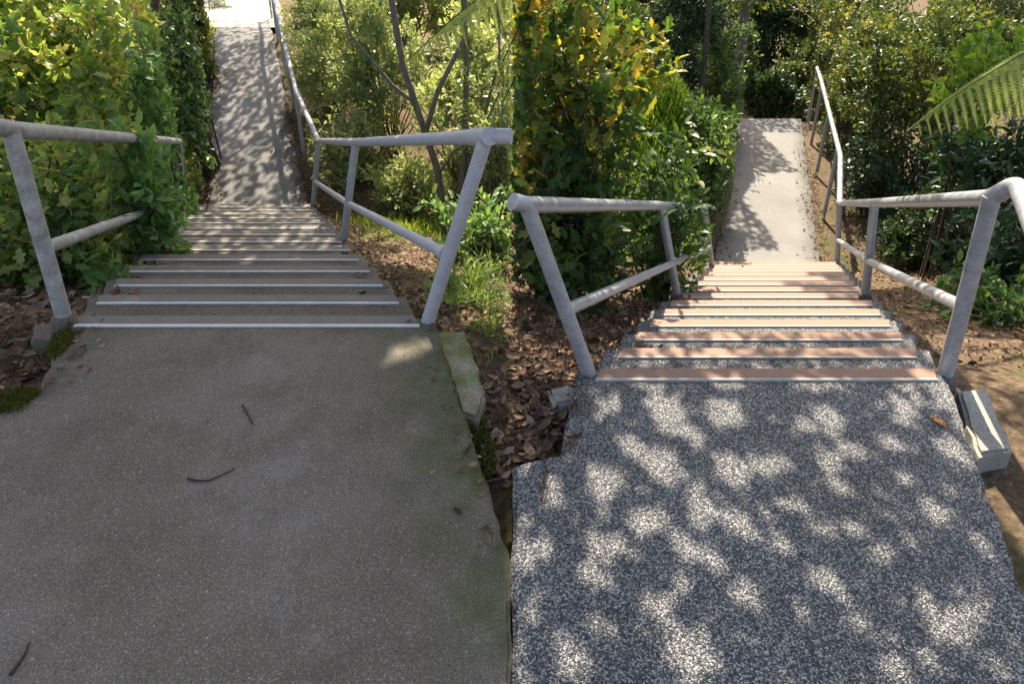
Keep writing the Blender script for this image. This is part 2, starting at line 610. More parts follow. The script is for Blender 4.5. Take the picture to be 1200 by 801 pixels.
# ------------------------------------------------------------------ paths past the flights
def strip_path(name, edges, y0, y1, n, zf, mat, wob_amp, inset=(0, 0), thick=.12, zoff=0.0):
    ys = np.linspace(y0, y1, n)
    V = []
    for y in ys:
        a, b = edges(y)
        a = a + inset[0] + rngE.normal(0, wob_amp); b = b - inset[1] + rngE.normal(0, wob_amp)
        z = float(zf(y)) + zoff
        for t in np.linspace(0, 1, 6): V.append((a + (b - a) * t, y, z))
        V.append((a, y, z - thick)); V.append((b, y, z - thick))
    F = []
    for i in range(n - 1):
        p, q = i * 8, (i + 1) * 8
        for k in range(5): F.append((p + k, p + k + 1, q + k + 1, q + k))
        F.append((p + 6, p, q, q + 6)); F.append((p + 5, p + 7, q + 7, q + 5))
    me = mesh_np(name, np.array(V), np.array(F), mat)
    return tag(obj(name, me), kind='structure')


def left_path_edges(y):
    y = np.asarray(y, float)
    t = np.clip((y - YL1) / (YLC - YL1), 0, 1)
    return -3.86 - .353 * (y - YL1) + .1 * t, -2.56 - .372 * (y - YL1) + .0 * t


def right_path_edges(y):
    y = np.asarray(y, float)
    return 2.36 + .345 * (y - YR1), 3.62 + .335 * (y - YR1)


strip_path('path_left', left_path_edges, YL1 + .06, 19.0, 60, zl, M['path_old'], .012)
strip_path('path_right', right_path_edges, YR1 + .06, 16.0, 60, zr, M['path_new'], .012)


def glow_path_edges(y):
    y = np.asarray(y, float)
    a, b = left_path_edges(y)
    return a - .25 * np.clip(y - 13.2, 0, 3), b + .12 * np.clip(y - 13.2, 0, 3)


strip_path('sun_glow_path', glow_path_edges, 14.1, 19.5, 30, zl, mat_path('path end paled as sun glow', (.40, .38, .34), (.52, .49, .44)), .03, zoff=.006)  # brighter overlay on the path end; its pale colour stands for sun glow


# ------------------------------------------------------------------ the two flights of steps
def flight(label, edges, y0, g, r, n, step_mat, ins_mat, depth, over, lip_mat):
    x0 = float(np.mean(edges(y0)))
    root = empty('stairway', (x0, y0, 0), label, 'stairs')
    O = (x0, y0, 0)
    for k in range(0, n + 1):
        ya, yb = y0 + (k - 1) * g, y0 + k * g
        z = -k * r
        if k > 0:
            (a0, b0), (a1, b1) = edges(ya), edges(yb)
            pts = [(a0 - over, ya + .002), (b0 + over, ya + .002), (b1 + over, yb), (a1 - over, yb)]
            st = prism('step', ragged(pts, .06, .0025, rngE), z - .34, z, step_mat, root, .008, O)
        # grip strip with its bright metal lip on the walker's side
        a, b = edges(yb)
        par = root if k == 0 else st
        ya_, yb_ = yb - depth, yb + .004
        sk = .40 * (depth) * (-1 if x0 < 0 else 1)
        q = [(a - sk, ya_ + .014), (b - sk, ya_ + .014), (b, yb_), (a, yb_)]
        prism('grip_strip', q, z - .01, z + .006, ins_mat, par, .002, O)
        q = [(a - sk, ya_), (b - sk, ya_), (b - sk, ya_ + .0135), (a - sk, ya_ + .0135)]
        prism('metal_lip', q, z - .01, z + .0095, lip_mat, par, .002, O)
    return root


flight('flight of brown weathered concrete steps with grey grip strips and white metal lips',
       left_edges, YL0, GL, RL, NL, M['old_step'], M['insert_old'], .085, .055, M['alu'])
flight('flight of speckled stone-chip steps with terracotta coloured grip strips',
       right_edges, YR0, GR, RR, NR, M['aggregate'], M['insert_new'], .076, .075, M['alu_dull'])


# ------------------------------------------------------------------ handrails
def gz(p, dz=0.0):
    return float(ground_z(p[0], p[1])) + dz


def rail(label, posts, top_ext, mids, mat, rad, path=None, sleeve=None):
    """posts: (foot_u, foot_v, top_u, top_v, y) per post; mids: fraction per post at which the middle rail meets it"""
    foots, tops = [], []
    for (fu, fv, tu, tv, y) in posts:
        f_, t_ = on_y(fu, fv, y), on_y(tu, tv, y)
        foots.append(f_); tops.append(t_)
    root = empty('handrail', foots[0], label, 'handrail')
    O = foots[0]
    for f_, t_ in zip(foots, tops):
        d = (f_ - t_); d /= np.linalg.norm(d)
        tube('post', [f_ + d * .18, t_ - d * rad * .2], rad * .94, mat, root, 16, O)
        # grout collar where the post enters the ground
        tube('base_collar', [f_ + d * .06, f_ - d * .005, f_ - d * .015], [rad * 1.55, rad * 1.5, rad * 1.1], M['old_step'], root, 12, O)
    line = list(top_ext) + tops
    if path: line = line + [np.array(q) for q in path[0]]
    tube('top_rail', fillet(line, .07), rad, mat, root, 16, O)
    mp = [f_ + (t_ - f_) * m for f_, t_, m in zip(foots, tops, mids) if m is not None]
    tube('middle_rail', mp, rad * .82, mat, root, 14, O)
    if sleeve:
        d = tops[1] - tops[0]; d /= np.linalg.norm(d)
        tube('sleeve', [tops[0] - d * .04, tops[0] + d * .17], rad * 1.16, sleeve, root, 16, O)
        d2 = mp[1] - mp[0]; d2 /= np.linalg.norm(d2)
        tube('sleeve', [mp[0] + d2 * .03, mp[0] + d2 * .10], rad * 1.05, sleeve, root, 16, O)
    if path:
        for f_, t_ in path[1]:
            tube('post', [np.array(f_) - np.array([0, 0, .2]), t_], rad * .8, mat, root, 12, O)
    return root


def path_rail(edge, off, samples, ys_posts, zf, y_end, h):
    pts = [(float(edge(y)) + off, y, float(zf(y)) + h) for y in samples]
    posts = [((float(edge(y)) + off, y, float(zf(y)) - .02), (float(edge(y)) + off, y, float(zf(y)) + h - .02)) for y in ys_posts]
    return pts, posts


yA, yB, yC = YL0 - .03, YL0 + 2.55, YL1 + .1
# left picture, left-hand rail
e1 = on_y(-60, 138, yA - .25)
rail('weathered grey handrail with shrub leaves growing through it, at the far left',
     [(75, 372, 12, 152, yA), (178, 285, 166, 163, 4.75), (214, 243, 210, 166, 6.9)], [e1], (.40, .33, None), M['paint_old'], .036)
# left picture, right-hand rail, running on up the path
pl = path_rail(lambda y: left_path_edges(y)[1], .10, [9.2, 10.4, 11.8, 13.3, 15.5], [9.35, 10.6, 11.9, 13.4, 15.3], zl, 16, .98)
e1 = on_y(600, 160, yA - .02); e1[0] = -.003
rail('pale lilac painted handrail with collared joints that continues up the far path',
     [(499, 384, 570, 160, yA), (402, 287, 417, 167, 5.05), (367, 240, 373, 165, yC)], [e1], (.41, .42, .37), M['paint'], .033,
     pl, M['paint'])
# right picture, left-hand rail
yA, yB, yC = YR0 - .02, 4.1, YR1 + .1
e1 = on_y(600, 236, yA - .03); e1[0] = .003
rail('grey steel handrail leaning into the autumn bush beside the terracotta strips',
     [(692, 443, 617, 240, yA), (793, 345, 775, 241, 4.35), (834, 311, 826, 243, 6.6)], [e1], (.42, .36, .32), M['galv'], .032)
# right picture, right-hand rail, running on along the pale path
pr = path_rail(lambda y: right_path_edges(y)[1], .14, [8.2, 9.4, 10.6, 11.8, 12.7], [8.5, 10.0, 11.4, 12.6], zr, 15, .98)
e1 = on_y(1192, 214, yA - .05); e2 = on_y(1225, 300, yA - .42)
rail('bright grey steel handrail beside the fern that runs on along the pale path',
     [(1107, 441, 1162, 232, yA), (1014, 345, 1025, 238, 4.35), (981, 309, 984, 238, 7.0)], [e2, e1], (.42, .38, .40), M['galv'], .032, pr)


# ------------------------------------------------------------------ loose masonry beside the landings
def rough_block(name, label, cat, pts, z0, z1, mat, seed, bev=.012):
    rg = np.random.RandomState(seed)
    c = np.mean(np.array(pts), 0)
    root_loc = (c[0], c[1], z0)
    o = prism(name, ragged(pts, .05, .0025, rg), z0, z1, mat, None, bev, root_loc)
    o.location = root_loc
    me = o.data
    for v in me.vertices:
        v.co.z += rg.normal(0, .002); v.co.x += rg.normal(0, .002)
    return tag(o, label, cat)


q = [on_z(507, 386, .0), on_z(541, 384, .0), on_z(566, 455, -.0), on_z(556, 488, -.0), on_z(536, 480, 0)]
rough_block('concrete_block', 'rough pale concrete block beside the brown landing, edged with moss', 'concrete block', [(p[0] + .012, p[1]) for p in q], -.3, -.012, mat_old_concrete('mossy block concrete', True, 1.35), 5)
q = [on_z(1116, 446, 0), on_z(1150, 443, 0), on_z(1181, 515, 0), on_z(1141, 522, 0)]
rough_block('concrete_block', 'rough pale concrete block beside the speckled landing, below the steel post', 'concrete block', [(p[0] + .035, p[1]) for p in q], -.3, -.045, mat_path('pale kerb concrete', (.27, .26, .23), (.42, .41, .37)), 6)
q = [on_z(648, 448), on_z(672, 442), on_z(688, 450), on_z(684, 462), on_z(655, 466)]
rough_block('stone', 'small grey stone at the foot of the leaning steel post', 'stone', [(p[0] - .02, p[1]) for p in q], -.25, -.03, M['block'], 7)
q = [on_z(36, 376), on_z(66, 372), on_z(73, 384), on_z(58, 398), on_z(34, 394)]
rough_block('stone', 'low brown stone at the foot of the post among fallen leaves', 'stone', [(p[0], p[1]) for p in q], -.25, -.02, M['old_step'], 8)

# ------------------------------------------------------------------ leaves
# templates: V (n,3) with length along +x, face normal +z; faces list
T_OVATE = (np.array([(0, 0, 0), (.35, .22, .05), (.35, -.22, .05), (.35, 0, 0), (.7, .17, .03), (.7, -.17, .03), (.7, 0, -.02), (1, 0, -.08)], float),
           [np.array([(0, 3, 1), (0, 2, 3), (4, 6, 7), (6, 5, 7)]), np.array([(1, 3, 6, 4), (3, 2, 5, 6)])])
T_DIAMOND = (np.array([(0, 0, 0), (.45, .24, .05), (.45, -.24, .05), (1, 0, -.03)], float), [np.array([(0, 3, 1), (0, 2, 3)])])


def lobed():
    half = [(.08, .03), (.22, .17), (.34, .10), (.50, .30), (.62, .14), (.80, .20), (.86, .08)]
    V = [(0, 0, 0)] + [(x, y, .04 + .10 * y) for x, y in half] + [(x, -y, .04 + .10 * y) for x, y in half] + [(1, 0, -.04)] + [(.3, 0, -.01), (.6, 0, -.02)]
    n = len(half)
    tip, m1, m2 = 2 * n + 1, 2 * n + 2, 2 * n + 3
    F = []
    for s in (0, 1):
        L = [0] + [1 + s * n + i for i in range(n)] + [tip]
        for i in range(len(L) - 1):
            a, b = L[i], L[i + 1]
            m = m1 if i < 4 else m2
            F.append((m, a, b) if s else (m, b, a))
        j = 4
        F.append((m1, L[j], m2) if s else (m1, m2, L[j]))
    return np.array(V, float), [np.array(F)]


T_LOBED = lobed()
T_NEEDLE = (np.array([(0, .03, 0), (0, -.03, 0), (.5, .05, .03), (.5, -.05, .03), (1, 0, 0)], float), [np.array([(2, 3, 4)]), np.array([(0, 1, 3, 2)])])
ct = np.linspace(0, 1, 5)
T_CURL = (np.array([(x, s * .26 * math.sin(math.pi * (.12 + .80 * x)), .16 * (x - .5) ** 2 * 4 * .8 + .10 * abs(s)) for x in (0, .35, .7, 1) for s in (-1, 0, 1)], float),
          [np.array([(i * 3 + j, i * 3 + j + 1, i * 3 + j + 4, i * 3 + j + 3) for i in range(3) for j in range(2)])])


def bases(d, nrm):
    d = d / np.maximum(np.linalg.norm(d, axis=1, keepdims=True), 1e-9)
    nrm = nrm - d * np.sum(nrm * d, 1, keepdims=True)
    nrm = nrm / np.maximum(np.linalg.norm(nrm, axis=1, keepdims=True), 1e-9)
    y = np.cross(nrm, d)
    return d, y, nrm


def scatter(tpl, pos, d, nrm, scale):
    V0, F0 = tpl
    dx, dy, dz = bases(d, nrm)
    n = len(pos)
    W = (V0[None, :, 0, None] * dx[:, None] + V0[None, :, 1, None] * dy[:, None] + V0[None, :, 2, None] * dz[:, None]) * scale[:, None, None] + pos[:, None]
    k = len(V0)
    off = (np.arange(n) * k)[:, None, None]
    Fs = [(f[None] + off).reshape(-1, f.shape[1]) for f in F0]
    return W.reshape(-1, 3), Fs, k


def leaf_part(name, tpl, pos, d, nrm, scale, tint, mat, parent=None, origin=(0, 0, 0), kind='stuff'):
    V, Fs, k = scatter(tpl, pos - np.array(origin), d, nrm, scale)
    me = mesh_np(name, V, Fs, mat, np.repeat(tint, k))
    o = obj(name, me, parent)
    if kind: o['kind'] = kind
    return o


def in_view(P):
    t = P[:, 1] * CP - (P[:, 2] - CAM_H) * SP
    u = 600 + FPX * P[:, 0] / t
    v = PY0 - FPX * ((P[:, 2] - CAM_H) * CP + P[:, 1] * SP) / t
    return u, v, t


def corridor(P, m=.02, h=2.6):
    """True where a leaf would hang in one of the walkways"""
    x, y, z = P.T
    la, lb = left_edges(y); ra, rb = right_edges(y)
    pa, pb = left_path_edges(y); qa, qb = right_path_edges(y)
    la = np.where(y > YL1, pa, la); lb = np.where(y > YL1, pb, lb)
    ra = np.where(y > YR1, qa, ra); rb = np.where(y > YR1, qb, rb)
    low = z < ground_z(x, y) + h
    l = (x > la - m) & (x < lb + m) & (y > 1) & (y < 17)
    r = (x > ra - m) & (x < rb + m) & (y > 1) & (y < 15)
    return (l | r) & low


def shrub(name, label, cat, base, rad, n_clump, per, size, tpl, mat, seed, clump_r=.16, side=None, n_parts=0, group=None,
          tint=(.5, .25), up=.35, lift=None, stems=None, stem_mat='bark', corr=.02, shell=.5, stem_r=.014, gnoise=.28, lobes=0):
    rg = np.random.RandomState(seed)
    base = np.array(base, float)
    base[2] = gz(base)
    rx, ry, rz = rad
    cz = rz * .85 if lift is None else lift
    cen = base + np.array([0, 0, cz])
    root = empty(name, base, label, cat, group)
    u = rg.normal(size=(n_clump, 3)); u /= np.linalg.norm(u, axis=1, keepdims=True)
    ph = rg.uniform(0, 6.28, 6)
    nz = 1 + gnoise * (np.sin(3.1 * u[:, 0] + ph[0]) * np.sin(2.7 * u[:, 1] + ph[1]) + .7 * np.sin(5.3 * u[:, 2] + 4.1 * u[:, 0] + ph[2]))
    rr = rg.uniform(0, 1, n_clump) ** shell * nz
    R3 = np.array([rx, ry, rz])
    if lobes:
        lu = rg.normal(size=(lobes, 3)); lu /= np.linalg.norm(lu, axis=1, keepdims=True)
        LC = lu * (rg.uniform(.15, 1, lobes) ** .6)[:, None] * .78
        LR = rg.uniform(.20, .42, lobes)
        li = rg.randint(0, lobes, n_clump)
        C = cen + (LC[li] + u * (rg.uniform(.35, 1, n_clump) ** .5 * LR[li])[:, None]) * R3
    else:
        C = cen + u * rr[:, None] * R3
    C[:, 2] = np.maximum(C[:, 2], ground_z(C[:, 0], C[:, 1]) + .06)
    per_c = np.maximum(2, rg.poisson(per, n_clump))
    ci = np.repeat(np.arange(n_clump), per_c)
    n = len(ci)
    tw = .8 * (C - cen) / R3 + np.array([0, 0, .35]) + rg.normal(size=(n_clump, 3)) * .55      # twig each clump grows on
    tw /= np.linalg.norm(tw, axis=1, keepdims=True)
    al = rg.uniform(-1.1, 1.25, n) * clump_r
    off = tw[ci] * (al * 1.25)[:, None] + rg.normal(size=(n, 3)) * clump_r * .33
    P = C[ci] + off
    D = tw[ci] * .75 + rg.normal(size=(n, 3)) * .75 + np.array([0, 0, up * .5])
    N = np.array([0, -.25, 1.0]) + rg.normal(size=(n, 3)) * .55
    S = size * rg.uniform(.42, 1.4, n)
    T = np.clip(rg.normal(tint[0], tint[1], n) * .55 + .45 * rg.normal(tint[0], tint[1] * 1.9, n_clump)[ci], 0, 1)
    keep = ~corridor(P, corr)
    tip = P + D / np.linalg.norm(D, axis=1, keepdims=True) * S[:, None]
    keep &= ~corridor(tip, corr - .03)
    keep &= P[:, 2] > ground_z(P[:, 0], P[:, 1]) + .01
    if side == 'L': keep &= (P[:, 0] < -.004) & (tip[:, 0] < .02)
    if side == 'R': keep &= (P[:, 0] > .004) & (tip[:, 0] > -.02)
    keep &= np.hypot(P[:, 0], P[:, 1]) > 1.2
    P, D, N, S, T = P[keep], D[keep], N[keep], S[keep], T[keep]
    # stems from the base to some of the clumps
    ns = stems if stems is not None else min(n_clump, 26)
    lst = []
    ok = ~corridor(C, .0)
    if side == 'L': ok &= C[:, 0] < -.04
    if side == 'R': ok &= C[:, 0] > .04
    idxs = np.where(ok)[0]
    for i in rg.permutation(idxs)[:ns]:
        b = base + np.array([rg.normal(0, rx * .12), rg.normal(0, ry * .12), -.08])
        if side == 'L': b[0] = min(b[0], -.05)
        if side == 'R': b[0] = max(b[0], .05)
        mdp = b * .5 + C[i] * .5 + np.array([rg.normal(0, .08), rg.normal(0, .08), .12])
        lst.append(([b, mdp, C[i]], [stem_r, stem_r * .7, stem_r * .3]))
    for i in rg.permutation(idxs)[:ns * 3]:
        lst.append(([C[i] - tw[i] * clump_r * 2.2, C[i], C[i] + tw[i] * clump_r * 1.3], [stem_r * .35, stem_r * .28, stem_r * .12]))
    if lst: tubes('stem', lst, M[stem_mat], root, 5, base)
    if n_parts:
        uu, vv, tt = in_view(P)
        vis = (uu > 0) & (uu < 1200) & (vv > 0) & (vv < 801)
        score = np.where(vis, S / tt + rg.uniform(0, .004, len(S)), 0)
        # the outermost ones towards the camera
        score = score * (1 + .5 * np.clip((cen[1] - P[:, 1]) / ry, -1, 1))
        sel = np.argsort(-score)[:n_parts]
        mk = np.zeros(len(P), bool); mk[sel] = True
        dx, dy, dz = bases(D, N)
        lv = []
        for q in range(5):
            me = mesh_np('leaf', tpl[0], tpl[1], mat, np.full(len(tpl[0]), np.clip(tint[0] + tint[1] * (q - 2) * .7, 0, 1)))
            lv.append(me)
        tq = np.clip(np.round((T - tint[0]) / (tint[1] * .7)) + 2, 0, 4).astype(int)
        for i in sel:
            o = bpy.data.objects.new('leaf', lv[tq[i]])
            mtx = Matrix.Identity(4)
            for r_ in range(3):
                mtx[r_][0] = dx[i, r_] * S[i]; mtx[r_][1] = dy[i, r_] * S[i]; mtx[r_][2] = dz[i, r_] * S[i]
                mtx[r_][3] = P[i, r_] - base[r_]
            link(o, root)
            o.matrix_basis = mtx
        k = ~mk
        P, D, N, S, T = P[k], D[k], N[k], S[k], T[k]
    leaf_part('foliage', tpl, P, D, N, S, T, mat, root, base)
    return root


def shrub_at(u, v, y, *a, **k):
    """convenience: first argument pair gives where the plant's heart is seen"""
    p = on_y(u, v, y)
    return p


# ---- banks of shrubs: (u of heart, distance ahead) -> base on the ground
def bx(u, y, z):
    t = y * CP - (z - CAM_H) * SP
    return (u - 600) / FPX * t


def B(u, y, z=0.0):
    return (bx(u, y, z), y, 0)


SH = [
    # name, label, base, radii, clumps, per, size, template, material, seed, kwargs
    # ----- left of the brown flight
    ('shrub', 'sunlit yellow-green bush with lobed leaves, topmost in the far left corner', B(50, 5.2, .6), (1.25, .9, 1.5), 230, 17, .115, T_LOBED, 'lobed', 11,
     dict(n_parts=150, tint=(.45, .25), clump_r=.17, side='L')),
    ('shrub', 'low green and yellow bush behind the weathered rail, over brown leaf litter', B(60, 4.0, -.1), (.95, .45, .52), 120, 16, .085, T_LOBED, 'lobed', 12,
     dict(n_parts=150, tint=(.34, .25), clump_r=.12, side='L', lift=.55)),
    ('shrub', 'bright leafy sapling growing through the weathered rail', B(172, 4.55, -.2), (.26, .28, .62), 60, 15, .085, T_OVATE, 'rosette_hazed', 13,
     dict(n_parts=150, tint=(.5, .2), clump_r=.075, corr=-.32, lift=.72, side='L')),
    ('shrub', 'small leafy seedling at the brown step edge under the weathered middle rail', B(148, 3.75, -.4), (.16, .16, .16), 18, 12, .07, T_OVATE, 'rosette_hazed', 14,
     dict(n_parts=60, tint=(.5, .2), clump_r=.06, lift=.14, corr=-.1, side='L')),
    ('shrub', 'glossy green hedge bush between the yellow bush and the shaded path', B(178, 6.9, .1), (.75, .8, 1.35), 200, 16, .085, T_OVATE, 'rosette_hazed', 15,
     dict(n_parts=80, tint=(.35, .2), clump_r=.13, corr=-.12, side='L')),
    ('shrub', 'dark glossy hedge bush overhanging the middle of the shaded path', B(222, 9.0, .0), (.62, 1.0, 1.45), 230, 17, .085, T_OVATE, 'hedge_hazed', 16,
     dict(tint=(.6, .25), clump_r=.13, corr=-.12, side='L')),
    ('shrub', 'fine-leaved green hedge bush at the sunlit head of the shaded path', B(228, 11.6, .2), (.7, 1.2, 1.5), 240, 20, .075, T_DIAMOND, 'olive', 17,
     dict(tint=(.5, .25), clump_r=.14, corr=-.08, side='L')),
    ('shrub', 'pale yellow bush catching full sun behind the lobed bush', B(120, 8.2, .8), (1.3, .9, 1.7), 220, 16, .10, T_OVATE, 'lobed', 18,
     dict(tint=(.5, .22), clump_r=.17, side='L')),
    # ----- wedge, seen right of the brown flight
    ('shrub', 'pale small-leaved shrub pressed against the lilac rail on the far path', B(392, 11.0, -.6), (.75, 1.3, 1.05), 260, 22, .06, T_DIAMOND, 'small_hazed', 21,
     dict(tint=(.5, .25), clump_r=.15, corr=.06, side='L')),
    ('shrub', 'tall airy sage-green shrub behind the lilac rail left of the dark trunks', B(448, 9.6, -.6), (.8, .8, 1.35), 240, 20, .062, T_DIAMOND, 'small_hazed', 22,
     dict(tint=(.4, .25), clump_r=.15, side='L', n_parts=0)),
    ('shrub', 'yellow-green shrub behind the dark trunks and the pale fern frond', B(545, 8.6, -.3), (.75, .7, 1.4), 200, 18, .07, T_DIAMOND, 'small_hazed', 23,
     dict(tint=(.45, .25), clump_r=.15, side='L')),
    ('shrub', 'sage bush with many bare pale stems right of the dark trunks at the seam', B(584, 7.2, -.5), (.5, .6, 1.3), 150, 18, .065, T_DIAMOND, 'small_hazed', 28,
     dict(tint=(.4, .25), clump_r=.14, side='L', stems=50, stem_mat='bark_pale', stem_r=.016)),
    ('shrub', 'small green bush under the fern frond beside the lilac post', B(570, 5.3, -.5), (.42, .4, .38), 70, 16, .065, T_OVATE, 'rosette_hazed', 24,
     dict(tint=(.6, .2), n_parts=60, clump_r=.1, side='L')),
    ('shrub', 'feathery green plant on the mossy bank at the foot of the lilac post', B(556, 3.35, -.5), (.28, .3, .15), 60, 22, .06, T_NEEDLE, 'fern', 25,
     dict(tint=(.2, .2), clump_r=.06, side='L', lift=.1, stems=8, stem_r=.004)),
    ('shrub', 'haze-paled sunny bush at the head of the shaded path, top centre of the left half', B(372, 15.6, 0), (1.1, 1.0, 1.1), 200, 18, .08, T_DIAMOND, 'small_hazed', 26,
     dict(tint=(.7, .25), clump_r=.16, side='L')),
    ('shrub', 'bright bush on the left at the head of the shaded path', B(215, 16.5, 0), (1.3, 1.0, 1.2), 200, 18, .08, T_DIAMOND, 'small_hazed', 27,
     dict(tint=(.6, .25), clump_r=.16, side='L')),
    # ----- wedge, seen left of the speckled flight
    ('shrub', 'autumn bush with yellowing lobed leaves above the leaning steel rail', B(652, 4.4, .5), (.48, .55, 1.0), 120, 17, .105, T_LOBED, 'lobed_dark', 31,
     dict(n_parts=170, tint=(.55, .28), clump_r=.14, side='R', lift=1.35)),
    ('shrub', 'overhanging spray of yellow and green lobed leaves above the grassy bank', B(712, 5.4, .6), (.42, .4, .5), 75, 15, .10, T_LOBED, 'lobed_dark', 39,
     dict(n_parts=90, tint=(.6, .28), clump_r=.12, side='R', lift=2.0, stems=10)),
    ('shrub', 'dark green undergrowth bush behind the leaning steel post', B(650, 4.2, -.5), (.55, .4, .55), 130, 16, .08, T_OVATE, 'rosette', 32,
     dict(n_parts=140, tint=(.25, .2), clump_r=.11, side='R', lift=.55)),
    ('shrub', 'leafy bush growing over the steel rail at its second post', B(778, 5.0, -.5), (.30, .5, .72), 100, 14, .08, T_OVATE, 'rosette', 33,
     dict(n_parts=150, tint=(.35, .25), clump_r=.10, corr=-.14, side='R', lift=.68)),
    ('shrub', 'light green bush between the autumn bush and the grassy bank', B(704, 6.4, -.8), (.36, .4, .6), 90, 16, .085, T_OVATE, 'rosette', 34,
     dict(n_parts=60, tint=(.6, .25), clump_r=.13, side='R')),
    ('shrub', 'trimmed hedge bush along the shadowed left edge of the pale path', B(838, 8.5, -1.2), (.26, 1.3, .66), 170, 17, .07, T_OVATE, 'rosette', 35,
     dict(tint=(.4, .25), clump_r=.11, corr=-.05, side='R')),
    ('shrub', 'taller hedge bush by the far left edge of the pale path', B(850, 11.9, -.6), (.36, 1.1, 1.15), 220, 18, .07, T_OVATE, 'rosette', 36,
     dict(tint=(.4, .25), clump_r=.13, corr=-.05, side='R')),
    ('shrub', 'dark evergreen bush above the sunlit grassy bank', B(790, 11.6, 0), (1.0, .9, 1.5), 260, 20, .075, T_DIAMOND, 'dark_small', 37,
     dict(tint=(.5, .25), clump_r=.15, side='R')),
    ('shrub', 'bright green bush behind the autumn bush at the seam of the two views', B(665, 9.4, .2), (.85, .8, 1.6), 220, 17, .09, T_OVATE, 'lobed_mid', 38,
     dict(tint=(.35, .25), clump_r=.16, side='R')),
    # ----- behind and right of the pale path
    ('shrub', 'shady dark bush closing the view past the crest of the pale path', B(905, 18.5, -1), (1.5, .9, 1.7), 300, 20, .10, T_DIAMOND, 'dark_small', 41,
     dict(tint=(.5, .25), clump_r=.2)),
    ('shrub', 'green bush beyond the crest beside the pale grey trunk', B(838, 16.5, -.6), (1.2, .9, 1.5), 260, 18, .09, T_DIAMOND, 'olive', 42,
     dict(tint=(.3, .25), clump_r=.18, side='R')),
    ('shrub', 'sunlit olive shrub beside the top end of the steel rail', B(978, 13.4, -.7), (.95, 1.3, 1.5), 300, 20, .075, T_DIAMOND, 'olive', 43,
     dict(tint=(.62, .25), clump_r=.16, corr=.12)),
    ('shrub', 'tall olive shrub with fine sunlit leaves right of the pale path', B(1020, 10.6, -.4), (.9, 1.0, 1.6), 320, 20, .07, T_DIAMOND, 'olive', 44,
     dict(tint=(.5, .28), clump_r=.15, corr=.2)),
    ('shrub', 'broad olive bush behind the fern at the upper right', B(1110, 9.0, .1), (1.15, .9, 1.75), 360, 20, .068, T_DIAMOND, 'olive', 45,
     dict(tint=(.42, .28), clump_r=.15)),
    ('shrub', 'shaded green bush low beside the bend of the steel rail', B(1040, 8.7, -1.3), (.6, .6, .8), 160, 17, .06, T_DIAMOND, 'dark_small', 46,
     dict(tint=(.3, .25), clump_r=.12, corr=.15)),
    ('shrub', 'yellow-green bush with upright young leaves above the fern', B(1180, 6.4, .9), (.36, .4, .42), 60, 15, .085, T_OVATE, 'grass', 47,
     dict(n_parts=100, tint=(.45, .25), clump_r=.09, up=1.1, lift=2.2, stems=5)),
    ('shrub', 'dark bush in deep shade under the fern at the right edge', B(1185, 6.3, -.4), (.7, .6, .95), 170, 16, .08, T_OVATE, 'glossy', 48,
     dict(tint=(.5, .25), clump_r=.14)),
    ('shrub', 'low dark ground-cover plant behind the pale concrete block on the right', B(1185, 3.7, -.4), (.36, .5, .15), 60, 16, .06, T_OVATE, 'rosette', 49,
     dict(n_parts=60, tint=(.3, .2), clump_r=.08, lift=.08)),
    ('shrub', 'background bush beyond the olive shrubs at the top right', B(1150, 13.5, .3), (1.8, 1.0, 2.0), 300, 18, .09, T_DIAMOND, 'olive', 50,
     dict(tint=(.4, .25), clump_r=.2)),
    ('shrub', 'background bush closing the view above the sage shrubs', B(470, 14.5, .2), (1.7, 1.0, 1.6), 300, 18, .08, T_DIAMOND, 'small_hazed', 51,
     dict(tint=(.4, .25), clump_r=.2, side='L')),
    ('shrub', 'background green bush behind the evergreen at the seam', B(690, 15.5, .2), (2.0, 1.0, 1.8), 300, 18, .09, T_DIAMOND, 'olive', 52,
     dict(tint=(.3, .25), clump_r=.2, side='R')),
    ('shrub', 'pale bush filling the gap behind the sage bushes just left of the seam', B(575, 10.8, 0), (.9, .8, 1.5), 220, 18, .075, T_DIAMOND, 'small_hazed', 54,
     dict(tint=(.5, .25), clump_r=.17, side='L')),
    ('shrub', 'pale low bush behind the lilac rail where it bends up the far path', B(415, 8.9, -1.2), (.5, .6, .55), 120, 18, .06, T_DIAMOND, 'small_hazed', 55,
     dict(tint=(.4, .25), clump_r=.13, side='L', corr=.1)),
    ('shrub', 'dim green bush in the shade between the steel rail and the fern', B(1110, 7.2, -.9), (.75, .6, .7), 190, 16, .06, T_DIAMOND, 'dark_small', 56,
     dict(tint=(.6, .25), clump_r=.14, corr=.15)),
    ('shrub', 'dark undergrowth bush at the right edge below the rail elbow', B(1190, 5.0, -1.0), (.5, .5, .42), 110, 16, .07, T_OVATE, 'glossy', 57,
     dict(tint=(.4, .25), clump_r=.12)),
    ('shrub', 'dense green backdrop bush above the crest of the pale path', B(880, 21.5, -1.5), (2.6, 1.0, 2.2), 420, 18, .12, T_DIAMOND, 'dark_small', 58,
     dict(tint=(.6, .25), clump_r=.24)),
    ('shrub', 'olive backdrop bush above the seam between the two views', B(625, 12.6, .2), (.9, .8, 1.6), 220, 18, .08, T_DIAMOND, 'olive', 59,
     dict(tint=(.5, .25), clump_r=.17, side='R')),
    ('shrub', 'sunny low bush at the foot of the dark leaning trunks', B(478, 8.2, -1.4), (.5, .4, .42), 110, 18, .06, T_DIAMOND, 'small_hazed', 60,
     dict(tint=(.5, .25), clump_r=.12, side='L')),
    ('shrub', 'dark low bush just past the crest of the pale path', B(915, 15.2, -2), (.95, .6, .8), 200, 18, .09, T_DIAMOND, 'dark_small', 61,
     dict(tint=(.6, .25), clump_r=.17)),
